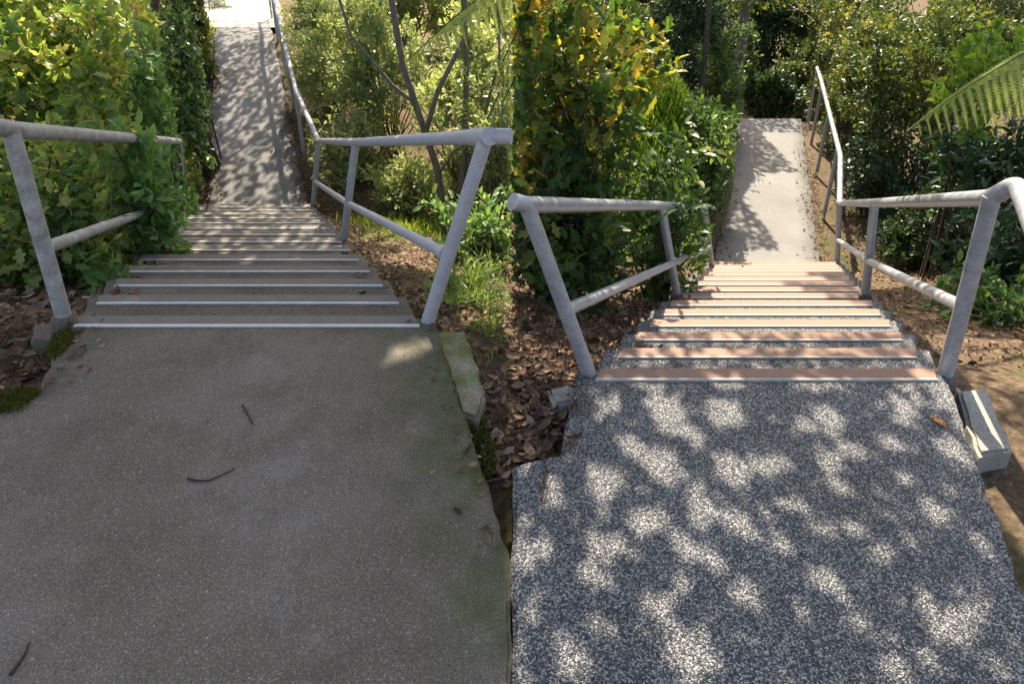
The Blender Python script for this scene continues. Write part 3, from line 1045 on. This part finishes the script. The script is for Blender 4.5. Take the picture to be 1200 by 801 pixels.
    ('shrub', 'green bush past the crest near the end of the steel rail', B(955, 16.6, -1.5), (1.0, .7, 1.3), 220, 18, .09, T_DIAMOND, 'olive', 62,
     dict(tint=(.35, .25), clump_r=.18)),
    ('shrub', 'tall backdrop bush behind the sunlit olive shrub at the top', B(1020, 17.0, 0), (1.9, .9, 2.2), 320, 18, .11, T_DIAMOND, 'olive', 63,
     dict(tint=(.4, .25), clump_r=.22)),
    ('shrub', 'pale backdrop bush behind the sage bushes at the top of the left half', B(540, 15.5, .3), (1.7, .8, 1.7), 300, 18, .09, T_DIAMOND, 'small_hazed', 64,
     dict(tint=(.5, .25), clump_r=.2, side='L')),
    ('shrub', 'dark backdrop bush behind the evergreen at the top of the right half', B(760, 17.5, .3), (2.0, .9, 2.0), 320, 18, .11, T_DIAMOND, 'dark_small', 65,
     dict(tint=(.6, .25), clump_r=.22, side='R')),
    ('shrub', 'bush behind the glossy hedge at the left of the glowing path end', B(190, 19.0, .3), (2.4, .9, 1.8), 320, 18, .11, T_DIAMOND, 'small_hazed', 66,
     dict(tint=(.7, .25), clump_r=.22, side='L')),
    ('shrub', 'background bush in full sun behind the far left hedge', B(110, 13.5, .6), (2.6, 1.2, 2.0), 340, 18, .10, T_DIAMOND, 'small_hazed', 53,
     dict(tint=(.6, .25), clump_r=.22, side='L')),
]
for (nm, lab, base, rad, nc, per, sz, tpl, mt, seed, kw) in SH:
    big = rad[0] * rad[2] > .5
    shrub(nm, lab, 'shrub', base, rad, int(nc * (1.25 if big else 1.1)), per * (1.9 if tpl is T_DIAMOND else 1.15), sz * (1.15 if tpl is T_DIAMOND else 1.22), tpl, M[mt], seed, **{**kw, 'clump_r': kw['clump_r'] * (.72 if big else .95), 'lobes': (int(9 + 5 * rad[0] * rad[2]) if big else 0)})


# ------------------------------------------------------------------ tree ferns
def pinna_mesh(mat, seed):
    """one saw-edged lanceolate leaflet, length along +x"""
    rg = np.random.RandomState(seed)
    K = 17
    V, T = [], []
    for i in range(2 * K + 1):
        x = i / (2 * K)
        w = .105 * (1 - x) ** .55 * min(1, .35 + 5 * x)
        e = w * (1.0 if i % 2 else .30) * rg.uniform(.85, 1.1)
        sh = .035 if i % 2 else 0
        V += [(x + sh, e, -.14 * x * x - .25 * e), (x, 0, -.14 * x * x), (x + sh, -e, -.14 * x * x - .25 * e)]
        T += [.35 + .5 * rg.uniform(), .9, .35 + .5 * rg.uniform()]
    F = []
    for i in range(2 * K):
        a = i * 3
        F += [(a, a + 1, a + 4, a + 3), (a + 1, a + 2, a + 5, a + 4)]
    return mesh_np('pinna', np.array(V), np.array(F), mat, np.array(T))


def tree_fern(label, base, crown, fronds, mat, seed, roll=R(32)):
    """fronds: (tip, sag, n_pairs, longest pinna, as_parts)"""
    rg = np.random.RandomState(seed)
    base = np.array(base, float); base[2] = gz(base)
    crown = np.array(crown, float)
    root = empty('tree_fern', base, label, 'tree fern')
    tube('trunk', [base - [0, 0, .1], base * .5 + crown * .5 + [.03, .02, 0], crown], [.10, .085, .09], M['bark'], root, 12, base)
    pm = [pinna_mesh(mat, seed + i) for i in range(3)]
    for (tip, sag, npair, lp) in fronds:
        tip = np.array(tip, float)
        mid = crown * .5 + tip * .5 + np.array([0, 0, sag])
        ts = np.linspace(0, 1, 16)
        C = np.array([(1 - t) ** 2 * crown + 2 * t * (1 - t) * mid + t * t * tip for t in ts])
        fr = tube('frond', list(C), list(np.linspace(.013, .003, 16)), M['fern'], root, 6, base)
        for k in range(npair):
            t = .10 + .90 * k / npair
            p = (1 - t) ** 2 * crown + 2 * t * (1 - t) * mid + t * t * tip
            tg = 2 * (1 - t) * (mid - crown) + 2 * t * (tip - mid)
            tg /= np.linalg.norm(tg)
            sd = np.cross(tg, [0, 0, 1]); sd /= np.linalg.norm(sd)
            if sd[1] > 0: sd = -sd
            sd = sd * math.cos(roll) - np.array([0, 0, 1.0]) * math.sin(roll)
            sd -= tg * np.dot(sd, tg); sd /= np.linalg.norm(sd)
            upv = np.cross(sd, tg)
            if upv[2] < 0: upv = -upv
            ln = lp * min(1, .35 + 1.6 * t) * (1 - t ** 2.2) ** .8 + .03
            for s in (-1, 1):
                d = sd * s * (1.0 if s > 0 else .55) + tg * .40 + np.array([0, 0, -1.0]) * (.45 if s > 0 else .75)
                dx, dy, dz = bases(d[None], (upv + rg.normal(size=3) * .08)[None])
                o = bpy.data.objects.new('pinna', pm[rg.randint(3)])
                mtx = Matrix.Identity(4)
                for r_ in range(3):
                    mtx[r_][0] = dx[0, r_] * ln; mtx[r_][1] = dy[0, r_] * ln; mtx[r_][2] = dz[0, r_] * ln
                    mtx[r_][3] = p[r_] - base[r_]
                link(o, fr)
                o.matrix_basis = mtx
    return root


# right: crown outside the picture, one frond reaching in above the rail
cr = on_y(1330, 20, 4.6)
tree_fern('tree fern whose long green frond reaches in above the steel rail', (cr[0] + .1, cr[1] + .15, 0), cr,
          [(on_y(1066, 152, 4.2), .30, 27, .46), (cr + [.9, .9, .3], .3, 20, .32), (cr + [.7, -.9, .1], .35, 20, .32), (cr + [.1, 1.2, .5], .3, 20, .32)], M['fern'], 70)
cr = on_y(668, -60, 5.9)
tree_fern('tree fern whose pale frond droops across the dark trunks left of the seam', (cr[0], cr[1], 0), cr,
          [(on_y(476, 74, 5.3), .22, 20, .40), (cr + [.3, 1.2, .45], .35, 20, .32), (cr + [.9, .4, .6], .35, 20, .32)], M['fern'], 80)


# ------------------------------------------------------------------ trees that shade the landings
SUND = np.array([0, math.cos(SUN_EL), math.sin(SUN_EL)])       # towards the sun


def sun_foot(P):
    """where the shadow of P falls on the level of the landings"""
    t = P[:, 2] / SUND[2]
    return P - t[:, None] * SUND


def canopy_tree(label, base, stems, boxes, gaps, mat, bark, seed, size=.13, group=None):
    rg = np.random.RandomState(seed)
    base = np.array(base, float); base[2] = gz(base)
    root = empty('tree', base, label, 'tree', group)
    PP = []
    for (x0, x1, y0, y1, z0, z1, n) in boxes:     # footprint of the shade (x, y) on the ground, crown height range
        q = np.stack([rg.uniform(x0, x1, n), rg.uniform(y0, y1, n), np.zeros(n)], 1)
        h = rg.uniform(z0, z1, n)
        PP.append(q + SUND * (h / SUND[2])[:, None])
    P = np.concatenate(PP)
    S = size * rg.uniform(.7, 1.3, len(P))
    if gaps is not None:
        f = sun_foot(P)
        k = np.ones(len(P), bool)
        for (gx_, gy_, ga, gb) in gaps:
            k &= ((f[:, 0] - gx_) / (ga + .028)) ** 2 + ((f[:, 1] - gy_) / (gb + .031)) ** 2 > 1
        P, S = P[k], S[k]
    D = rg.normal(size=P.shape)
    N = SUND + rg.normal(size=P.shape) * .35
    P = P - D / np.linalg.norm(D, axis=1, keepdims=True) * S[:, None] * .5
    top = P.mean(0)
    for pts, r0, r1 in stems:
        pts = [np.array(q, float) for q in pts]
        tube('trunk', pts, list(np.linspace(r0, r1, len(pts))), M[bark], root, 10, base)
    lst = []
    e = np.array(stems[0][0][-1], float)
    for i in rg.permutation(len(P))[:40]:
        m = e * .5 + P[i] * .5 + np.array([0, 0, .3])
        lst.append(([e, m, P[i]], [.035, .02, .006]))
    tubes('limb', lst, M[bark], root, 6, base)
    leaf_part('crown', T_DIAMOND, P, D, N, S, rg.uniform(0, 1, len(P)), mat, root, base, kind=None)
    return root


spots = [(715,475,15,12),(785,490,25,30),(775,470,25,12),(850,485,25,25),(812,515,10,12),(743,525,18,20),(778,545,25,35),(705,565,20,35),
 (720,560,15,20),(857,550,22,25),(895,545,12,15),(820,595,15,40),(870,615,18,25),(712,640,25,22),(690,668,15,18),(748,610,12,25),(620,650,18,22),
 (640,632,8,10),(605,600,10,30),(625,550,15,18),(650,575,10,20),(803,640,12,25),(830,650,12,20),(770,605,10,12),(800,685,12,15),(773,710,25,20),
 (875,700,15,25),(665,775,18,20),(810,765,40,40),(605,750,8,15),(790,745,15,20),(943,498,12,14),(970,490,18,25),(1000,525,12,15),(972,540,15,18),
 (908,543,14,12),(980,570,10,18),(1055,475,14,15),(1058,490,12,12),(1040,515,14,14),(1057,558,12,10),(1115,525,20,18),(1095,600,12,20),(1002,620,14,14),
 (970,620,10,15),(1067,632,11,11),(1034,645,10,9),(930,590,18,12),(915,635,10,15),(975,685,11,16),(952,672,10,14),(942,715,9,12),(1005,730,10,12),
 (1087,705,12,22),(1115,735,22,30),(1140,720,12,20),(1180,710,12,14),(1045,790,12,14),(1090,780,15,15),(1160,770,10,20),
 (760,452,30,5),(850,450,25,6),(960,452,35,6),(1060,452,20,6),(700,455,6,5)]
gaps = []  # crown holes placed so sun spots fall on the speckled landing
for (u, v, a, b) in spots:
    c = on_z(u, v); e = on_z(u + a, v); f_ = on_z(u, v - b)
    gaps.append((c[0], c[1], max(.006, (e[0] - c[0]) * .75 - .012), max(.006, (f_[1] - c[1]) * .6 - .012)))
tr = np.array(B(1290, 6.6, -.6)); tr[2] = gz(tr)
canopy_tree('dark trunked tree out of view past the right edge, crown shaped to dapple the speckled landing', tr,
            [([tr - [0, 0, .2], tr + [-.1, .2, 1.6], tr + [-.4, .8, 3.6], tr + [-1.6, 1.4, 6.2]], .13, .06)],
            [(.02, 3.3, -1.5, 1.25, 3.0, 4.0, 20000), (.02, 1.62, 1.25, 2.3, 3.0, 4.0, 3900), (.02, 2.2, 2.25, 3.6, 3.0, 4.0, 1900), (2.9, 7.0, 4.3, 7.4, 4.5, 6.0, 24000), (2.35, 3.0, 3.7, 6.2, 4.5, 6.0, 1900), (3.6, 5.5, 3.2, 4.4, 4.5, 6.0, 2000)], gaps, M['canopy'], 'bark', 90, .08)
gaps_left = []  # crown holes that let sun patches onto the brown landing
for (u, v, a, b) in [(478, 408, 22, 12), (455, 420, 10, 8), (385, 552, 3, 5), (500, 400, 12, 8)]:
    c = on_z(u, v); e = on_z(u + a, v); f_ = on_z(u, v - b)
    gaps_left.append((c[0], c[1], (e[0] - c[0]) * .8, (f_[1] - c[1]) * .8))
t4 = np.array(B(822, 10.6, -1.0)); t4[2] = gz(t4)  # added tree, put in to darken the path's far end
canopy_tree('slim tree added in the hedge left of the pale path to shade its far end', t4,
            [([t4 - [0, 0, .2], t4 + [.03, .1, 1.2], t4 + [.1, .6, 2.6], t4 + [.3, 1.8, 3.6]], .05, .03)],
            [(2.0, 3.35, 9.4, 11.4, 2.4, 3.4, 1500), (2.9, 4.5, 11.8, 14.9, 2.4, 3.4, 3000), (4.3, 5.2, 13.6, 15.0, 2.4, 3.4, 450)], None, M['canopy'], 'bark', 93, .11)
tl = np.array(B(522, 7.2, -1.0)); tl[2] = gz(tl)
canopy_tree('tree with dark leaning trunks behind the lilac rail', tl,
            [([tl - [0, 0, .2], tl + [-.10, 0, .9], tl + [-.42, .1, 2.0], tl + [-.9, .5, 6.0]], .046, .03),
             ([tl + [.05, .05, -.2], tl + [.20, .1, .8], tl + [.26, .1, 1.9], tl + [.2, .6, 5.0]], .038, .028),
             ([tl + [-.30, .05, 1.6], tl + [-.55, .1, 1.8], tl + [-.95, .15, 2.3], tl + [-1.2, .3, 3.2]], .022, .012),
             ([tl + [.23, .1, 1.2], tl + [.45, .0, 1.5], tl + [.62, .0, 2.1], tl + [.6, .1, 3.0]], .022, .012),
             ([tl + [-.08, .0, .8], tl + [.10, -.1, 1.1], tl + [.42, -.15, 1.35], tl + [.62, -.2, 1.8]], .018, .008),
             ([tl + [-.20, .02, 1.3], tl + [-.05, 0, 1.75], tl + [.25, .1, 2.3], tl + [.3, .3, 3.6]], .03, .02)],
            [(-5.0, -.02, -1.8, 3.0, 4.6, 6.2, 38000), (-3.2, -.3, 3.0, 5.0, 4.6, 6.0, 5200)], gaps_left, M['canopy'], 'bark_pale', 91, .15)  # pale bark on these dark trunks stands in for haze
t3 = np.array(B(170, 9.6, -.2)); t3[2] = gz(t3)  # extra tree hidden by the hedge, put there to throw dapples
canopy_tree('unseen tree added in the left hedge to dapple the shaded path', t3,
            [([t3 - [0, 0, .2], t3 + [.05, .1, 1.5], t3 + [.2, .8, 3.0], t3 + [.6, 2.2, 4.2]], .07, .04)],
            [(-6.8, -2.6, 9.2, 13.6, 3.4, 4.8, 5600), (-4.2, -1.0, 4.8, 6.4, 3.6, 4.8, 2600), (-4.4, -1.4, 6.4, 9.2, 3.6, 4.8, 3100), (-7.6, -3.0, 13.6, 15.6, 3.4, 4.8, 1100)], None, M['canopy'], 'bark', 92, .13)


# ------------------------------------------------------------------ ground litter, moss, grass
def litter(name, label, n, region, seed, size=.05, mat='litter', tint=(.45, .28), cat='leaf litter'):
    rg = np.random.RandomState(seed)
    P = region(rg, n)
    P[:, 2] = ground_z(P[:, 0], P[:, 1]) + rg.uniform(.004, .03, len(P))
    D = rg.normal(size=P.shape) * np.array([1, 1, .25])
    N = np.array([0, 0, 1.0]) + rg.normal(size=P.shape) * .35
    S = size * rg.uniform(.5, 1.4, len(P))
    T = np.clip(rg.normal(tint[0], tint[1], len(P)), 0, 1)
    o = leaf_part(name, T_CURL, P, D, N, S, T, M[mat], None)
    return tag(o, label, cat, kind='stuff')


def reg(fx, y0, y1, excl=True):
    def f(rg, n):
        y = rg.uniform(y0, y1, n) ** 1.0
        a, b = fx(y)
        x = a + (b - a) * rg.uniform(0, 1, n)
        return np.stack([x, y, np.zeros(n)], 1)
    return f


def trim(P, f=lambda P: ~corridor(P, .06)):
    return P[f(P)]


litter('leaf_litter', 'brown dead leaves under the bush beside the brown landing', 8000,
       lambda rg, n: trim(reg(lambda y: (left_edges(y)[0] - 2.4, left_edges(y)[0] - .03), 2.1, 6.5)(rg, n), lambda P: ~((P[:, 1] < lk[1] + .02)) & ~corridor(P, .05)), 101, .055)
litter('leaf_litter', 'scattered dead leaves on the bank between the lilac rail and the seam', 12000,
       lambda rg, n: trim(reg(lambda y: (left_edges(y)[1] + .04, np.full_like(y, -.02)), 1.6, 9.0)(rg, n), lambda P: (P[:, 0] < -.02) & ~corridor(P, .05) & ((P[:, 1] > 3.0) | (np.sin(P[:, 0] * 9173.0) > .55))), 102, .032, tint=(.5, .28))
litter('leaf_litter', 'dead leaves under the autumn bush beside the speckled landing', 8500,
       lambda rg, n: trim(reg(lambda y: (np.full_like(y, .02), right_edges(y)[0] - .05), 1.75, 7.0)(rg, n),
                          lambda P: (P[:, 0] > .02) & ~corridor(P, .08) & ((P[:, 1] > 2.25) | (P[:, 1] > 1.84) & (P[:, 0] < rk[0] + (P[:, 1] - rk[1]) * .25))), 103, .042, tint=(.4, .28))
litter('leaf_litter', 'dead leaves on the shaded slope right of the steel rail', 9000,
       lambda rg, n: trim(reg(lambda y: (right_edges(y)[1] + .12, right_edges(y)[1] + 3.0), 2.6, 9.5)(rg, n), lambda P: ~corridor(P, .1)), 104, .036, tint=(.4, .3))


def edge_litter(name, label, edge, ys, sgn, zf, n, seed):
    rg = np.random.RandomState(seed)
    y = rg.uniform(ys[0], ys[1], n)
    x = edge(y) + sgn * np.abs(rg.normal(0, .13, n)) - sgn * .12
    P = np.stack([x, y, zf(y) + rg.uniform(.006, .03, n)], 1)
    D = rg.normal(size=P.shape) * np.array([1, 1, .2])
    N = np.array([0, 0, 1.0]) + rg.normal(size=P.shape) * .3
    o = leaf_part(name, T_CURL, P, D, N, .038 * rg.uniform(.5, 1.4, n), np.clip(rg.normal(.42, .28, n), 0, 1), M['litter'], None)
    return tag(o, label, 'leaf litter', kind='stuff')


edge_litter('leaf_litter', 'dead leaves drifted along the left edge of the shaded path', lambda y: left_path_edges(y)[0], (7.9, 12), 1, zl, 900, 111)
edge_litter('leaf_litter', 'dead leaves drifted along the right edge of the shaded path', lambda y: left_path_edges(y)[1], (7.9, 11), -1, zl, 900, 112)
edge_litter('leaf_litter', 'dead leaves drifted along the left edge of the pale path', lambda y: right_path_edges(y)[0], (7.0, 10), 1, zr, 350, 113)
edge_litter('leaf_litter', 'dead leaves drifted along the right edge of the pale path', lambda y: right_path_edges(y)[1], (7.0, 11), -1, zr, 450, 114)


def step_litter(name, label, edges, y0, g, r, n, seed, side):
    rg = np.random.RandomState(seed)
    k = rg.randint(2, 14, n)
    y = y0 + (k - 1) * g + rg.uniform(.03, .26, n)
    a, b = edges(y)
    t = np.abs(rg.normal(0, .05, n)) if side == 'a' else 1 - np.abs(rg.normal(0, .05, n))
    P = np.stack([a + (b - a) * t, y, -k * r + rg.uniform(.006, .02, n)], 1)
    D = rg.normal(size=P.shape) * np.array([1, 1, .2]); N = np.array([0, 0, 1.0]) + rg.normal(size=P.shape) * .3
    o = leaf_part(name, T_CURL, P, D, N, .05 * rg.uniform(.5, 1.3, n), np.clip(rg.normal(.42, .28, n), 0, 1), M['litter'], None)
    return tag(o, label, 'leaf litter', kind='stuff')


step_litter('leaf_litter', 'dead leaves caught on the left ends of the brown steps', left_edges, YL0, GL, RL, 420, 121, 'a')
step_litter('leaf_litter', 'dead leaves caught on the right ends of the brown steps', left_edges, YL0, GL, RL, 160, 123, 'b')
step_litter('leaf_litter', 'dead leaves caught on the left ends of the speckled steps', right_edges, YR0, GR, RR, 160, 122, 'a')


def rim_litter(label, a, b, n, seed, spread):
    rg = np.random.RandomState(seed)
    a, b = np.array(a, float), np.array(b, float)
    t = rg.uniform(0, 1, n)
    nn = np.array([-(b - a)[1], (b - a)[0]]) / np.linalg.norm(b - a)
    q = a + (b - a) * t[:, None] + nn * (np.abs(rg.normal(0, 1, n)) * spread)[:, None]
    P = np.concatenate([q, rg.uniform(.004, .010, (n, 1))], 1)
    D = rg.normal(size=P.shape) * np.array([1, 1, .15]); N = np.array([0, 0, 1.0]) + rg.normal(size=P.shape) * .25
    o = leaf_part('leaf_litter', T_CURL, P, D, N, .026 * rg.uniform(.4, 1.4, n), np.clip(rg.normal(.42, .28, n), 0, 1), M['litter'], None)
    return tag(o, label, 'leaf litter', kind='stuff')


rim_litter('small dead leaves blown onto the outer left rim of the brown landing', (-2.03, YL0), (lk[0], lk[1]), 60, 151, .10)
rim_litter('crumbs of dead leaf along the mossy right rim of the brown landing', (0, 1.37), (-.36, YL0), 45, 152, .05)
rim_litter('small dead leaves along the left rim of the speckled landing', (rk[0], rk[1]), (.262, YR0), 40, 153, -.06)


def tufts(name, label, cat, cx, cy, rx, ry, n, seed, mat, h, side=None, tint=(.5, .25), zadd=0.0):
    rg = np.random.RandomState(seed)
    P = np.stack([cx + rg.normal(0, rx, n), cy + rg.normal(0, ry, n), np.zeros(n)], 1)
    k = ~corridor(P, .12 if cat == 'grass' and cx > 0 else .03)
    if side == 'L': k &= P[:, 0] < -.05
    if side == 'R': k &= P[:, 0] > .05
    P = P[k]
    P[:, 2] = ground_z(P[:, 0], P[:, 1]) - .005 + zadd
    D = rg.normal(size=P.shape) * np.array([.45, .45, 0]) + np.array([0, 0, 1.0])
    N = rg.normal(size=P.shape)
    o = leaf_part(name, T_NEEDLE, P, D, N, h * rg.uniform(.5, 1.4, len(P)), np.clip(rg.normal(tint[0], tint[1], len(P)), 0, 1), M[mat], None)
    return tag(o, label, cat, kind='stuff')


tufts('grass', 'bright sunlit grass on the mound left of the pale path', 'grass', 2.2, 9.4, .42, .8, 15000, 131, 'grass', .17, 'R')
c = B(462, 6.4, -1.2); tufts('grass', 'sunny grass tufts under the lilac middle rail', 'grass', c[0], c[1], .30, .45, 1500, 132, 'grass', .06, 'L', (.35, .25))
c = B(500, 7.6, -1.4); tufts('grass', 'pale dry grass at the foot of the dark leaning trunks', 'grass', c[0], c[1], .45, .4, 1500, 136, 'grass', .13, 'L', (.8, .2))
c = B(480, 3.9, -.5); tufts('grass', 'short mossy grass beside the brown step ends', 'grass', c[0] + .05, c[1], .22, .5, 1800, 133, 'grass', .035, 'L', (.25, .25))
c = B(585, 2.9, -.3); tufts('grass', 'green grass by the pale block near the seam', 'grass', c[0], c[1], .10, .25, 500, 134, 'grass', .06, 'L', (.2, .2))
c = B(255, 14.5, 0); tufts('grass', 'yellow grass verge at the head of the shaded path', 'grass', c[0] - .2, c[1] - 2, .25, 1.2, 1500, 135, 'grass', .16, 'L', (.7, .2))


def moss_pad(label, pts, z0, z1, seed):
    rg = np.random.RandomState(seed)
    c = np.mean(np.array(pts), 0)
    n = 2600
    # little upright moss shoots inside the outline
    P = []
    pts_ = np.array(pts)[:, :2]
    lo, hi = pts_.min(0), pts_.max(0)
    while len(P) < n:
        q = rg.uniform(lo, hi)
        ins = False
        j = len(pts_) - 1
        for i in range(len(pts_)):
            if (pts_[i, 1] > q[1]) != (pts_[j, 1] > q[1]) and q[0] < (pts_[j, 0] - pts_[i, 0]) * (q[1] - pts_[i, 1]) / (pts_[j, 1] - pts_[i, 1]) + pts_[i, 0]: ins = not ins
            j = i
        if ins or rg.uniform() < .06: P.append((q[0], q[1], z0 + (z1 - z0) * rg.uniform(0, .5)))
    P = np.array(P)
    D = rg.normal(size=P.shape) * .6 + np.array([0, 0, .8])
    o = leaf_part('moss', T_DIAMOND, P, D, rg.normal(size=P.shape), .016 * rg.uniform(.5, 1.3, n), rg.uniform(0, 1, n), M['moss'], None)
    return tag(o, label, 'moss', kind='stuff')


moss_pad('green moss along the brown landing edge below the pale block', [on_z(537, 482, -.05), on_z(566, 480, -.05), on_z(584, 540, -.05), on_z(568, 560, -.05), on_z(552, 520, -.05)], -.09, -.02, 141)
moss_pad('green moss on the outer left corner of the brown landing', [on_z(0, 462), on_z(40, 455), on_z(46, 462), on_z(20, 480), on_z(0, 484)], .0, .006, 142)
moss_pad('green moss at the foot of the weathered rail post', [on_z(64, 392), on_z(82, 386), on_z(88, 398), on_z(66, 420), on_z(56, 412)], .0, .006, 143)


# ------------------------------------------------------------------ twigs and the fallen leaf
def twig(label, px, z, r, seed):
    rg = np.random.RandomState(seed)
    pts = [on_z(u, v, z + r * .9) for u, v in px]
    o = pts[0]
    V, F, T = tube_np(pts, list(np.linspace(r, r * .45, len(pts))), 6)
    ob = obj('twig', mesh_np('twig', V - o, [F, T], M['twig'], smooth=True), None, o)
    return tag(ob, label, 'twig')


twig('thin curved dark twig lying across the middle of the brown landing', [(220, 560), (232, 563), (246, 562), (260, 556), (275, 549)], 0, .004, 1)
twig('short dark twig on the brown landing nearest the grip strip', [(284, 474), (289, 482), (293, 490), (297, 497)], 0, .0045, 2)
twig('dark twig at the bottom left corner of the brown landing', [(12, 790), (22, 776), (30, 764), (34, 752)], 0, .005, 3)
twig('dark curved twig on the outer corner of the speckled landing', [(634, 586), (637, 570), (641, 556), (640, 543), (634, 533)], 0, .005, 4)
twig('dry stick on the soil beside the brown landing near the seam', [(565, 566), (580, 562), (597, 560)], -.07, .007, 5)
twig('thin dry stick on the bank above the pale block', [(548, 385), (570, 396), (590, 400)], -.07, .005, 6)

twig('pale crooked stick on the bare soil right beside the seam', [(574, 430), (584, 440), (590, 446), (598, 447)], -.07, .004, 7)
twig('dry pale stick angled on the soil below the mossy patch', [(578, 600), (586, 590), (596, 578)], -.07, .006, 8)
rg = np.random.RandomState(9)
c = on_z(1098, 493, .004)
V, Fs, k = scatter(T_LOBED, np.zeros((1, 3)), np.array([[.3, -1, .05]]), np.array([[.1, 0, 1.0]]), np.array([.075]))
ob = obj('fallen_leaf', mesh_np('fallen_leaf', V, Fs, mat_plain('orange dead leaf', (.30, .12, .03), (.48, .22, .06), 60), smooth=False), None, c + np.array([-.01, .03, .002]))
tag(ob, 'single orange lobed leaf lying on the speckled landing', 'leaf')

# pale trunk past the crest of the pale path
tp = np.array(B(868, 15.4, -.8)); tp[2] = gz(tp)
root = empty('tree', tp, 'pale grey trunk past the crest of the pale path', 'tree')
tube('trunk', [tp - [0, 0, .2], tp + [.05, 0, .9], tp + [.12, .1, 1.8], tp + [.1, .2, 3.2]], [.16, .13, .12, .09], M['bark_pale'], root, 12, tp)
rgc = np.random.RandomState(99)
n = 2600
u = rgc.normal(size=(n, 3)); u /= np.linalg.norm(u, axis=1, keepdims=True)
P = tp + np.array([.1, .2, 3.6]) + u * (rgc.uniform(0, 1, n) ** .4)[:, None] * np.array([1.4, 1.2, 1.1])
leaf_part('crown', T_OVATE, P, u + rgc.normal(size=(n, 3)) * .5, rgc.normal(size=(n, 3)) + np.array([0, 0, .8]), .11 * rgc.uniform(.6, 1.3, n), rgc.uniform(0, 1, n), M['olive'], root, tp, kind=None)
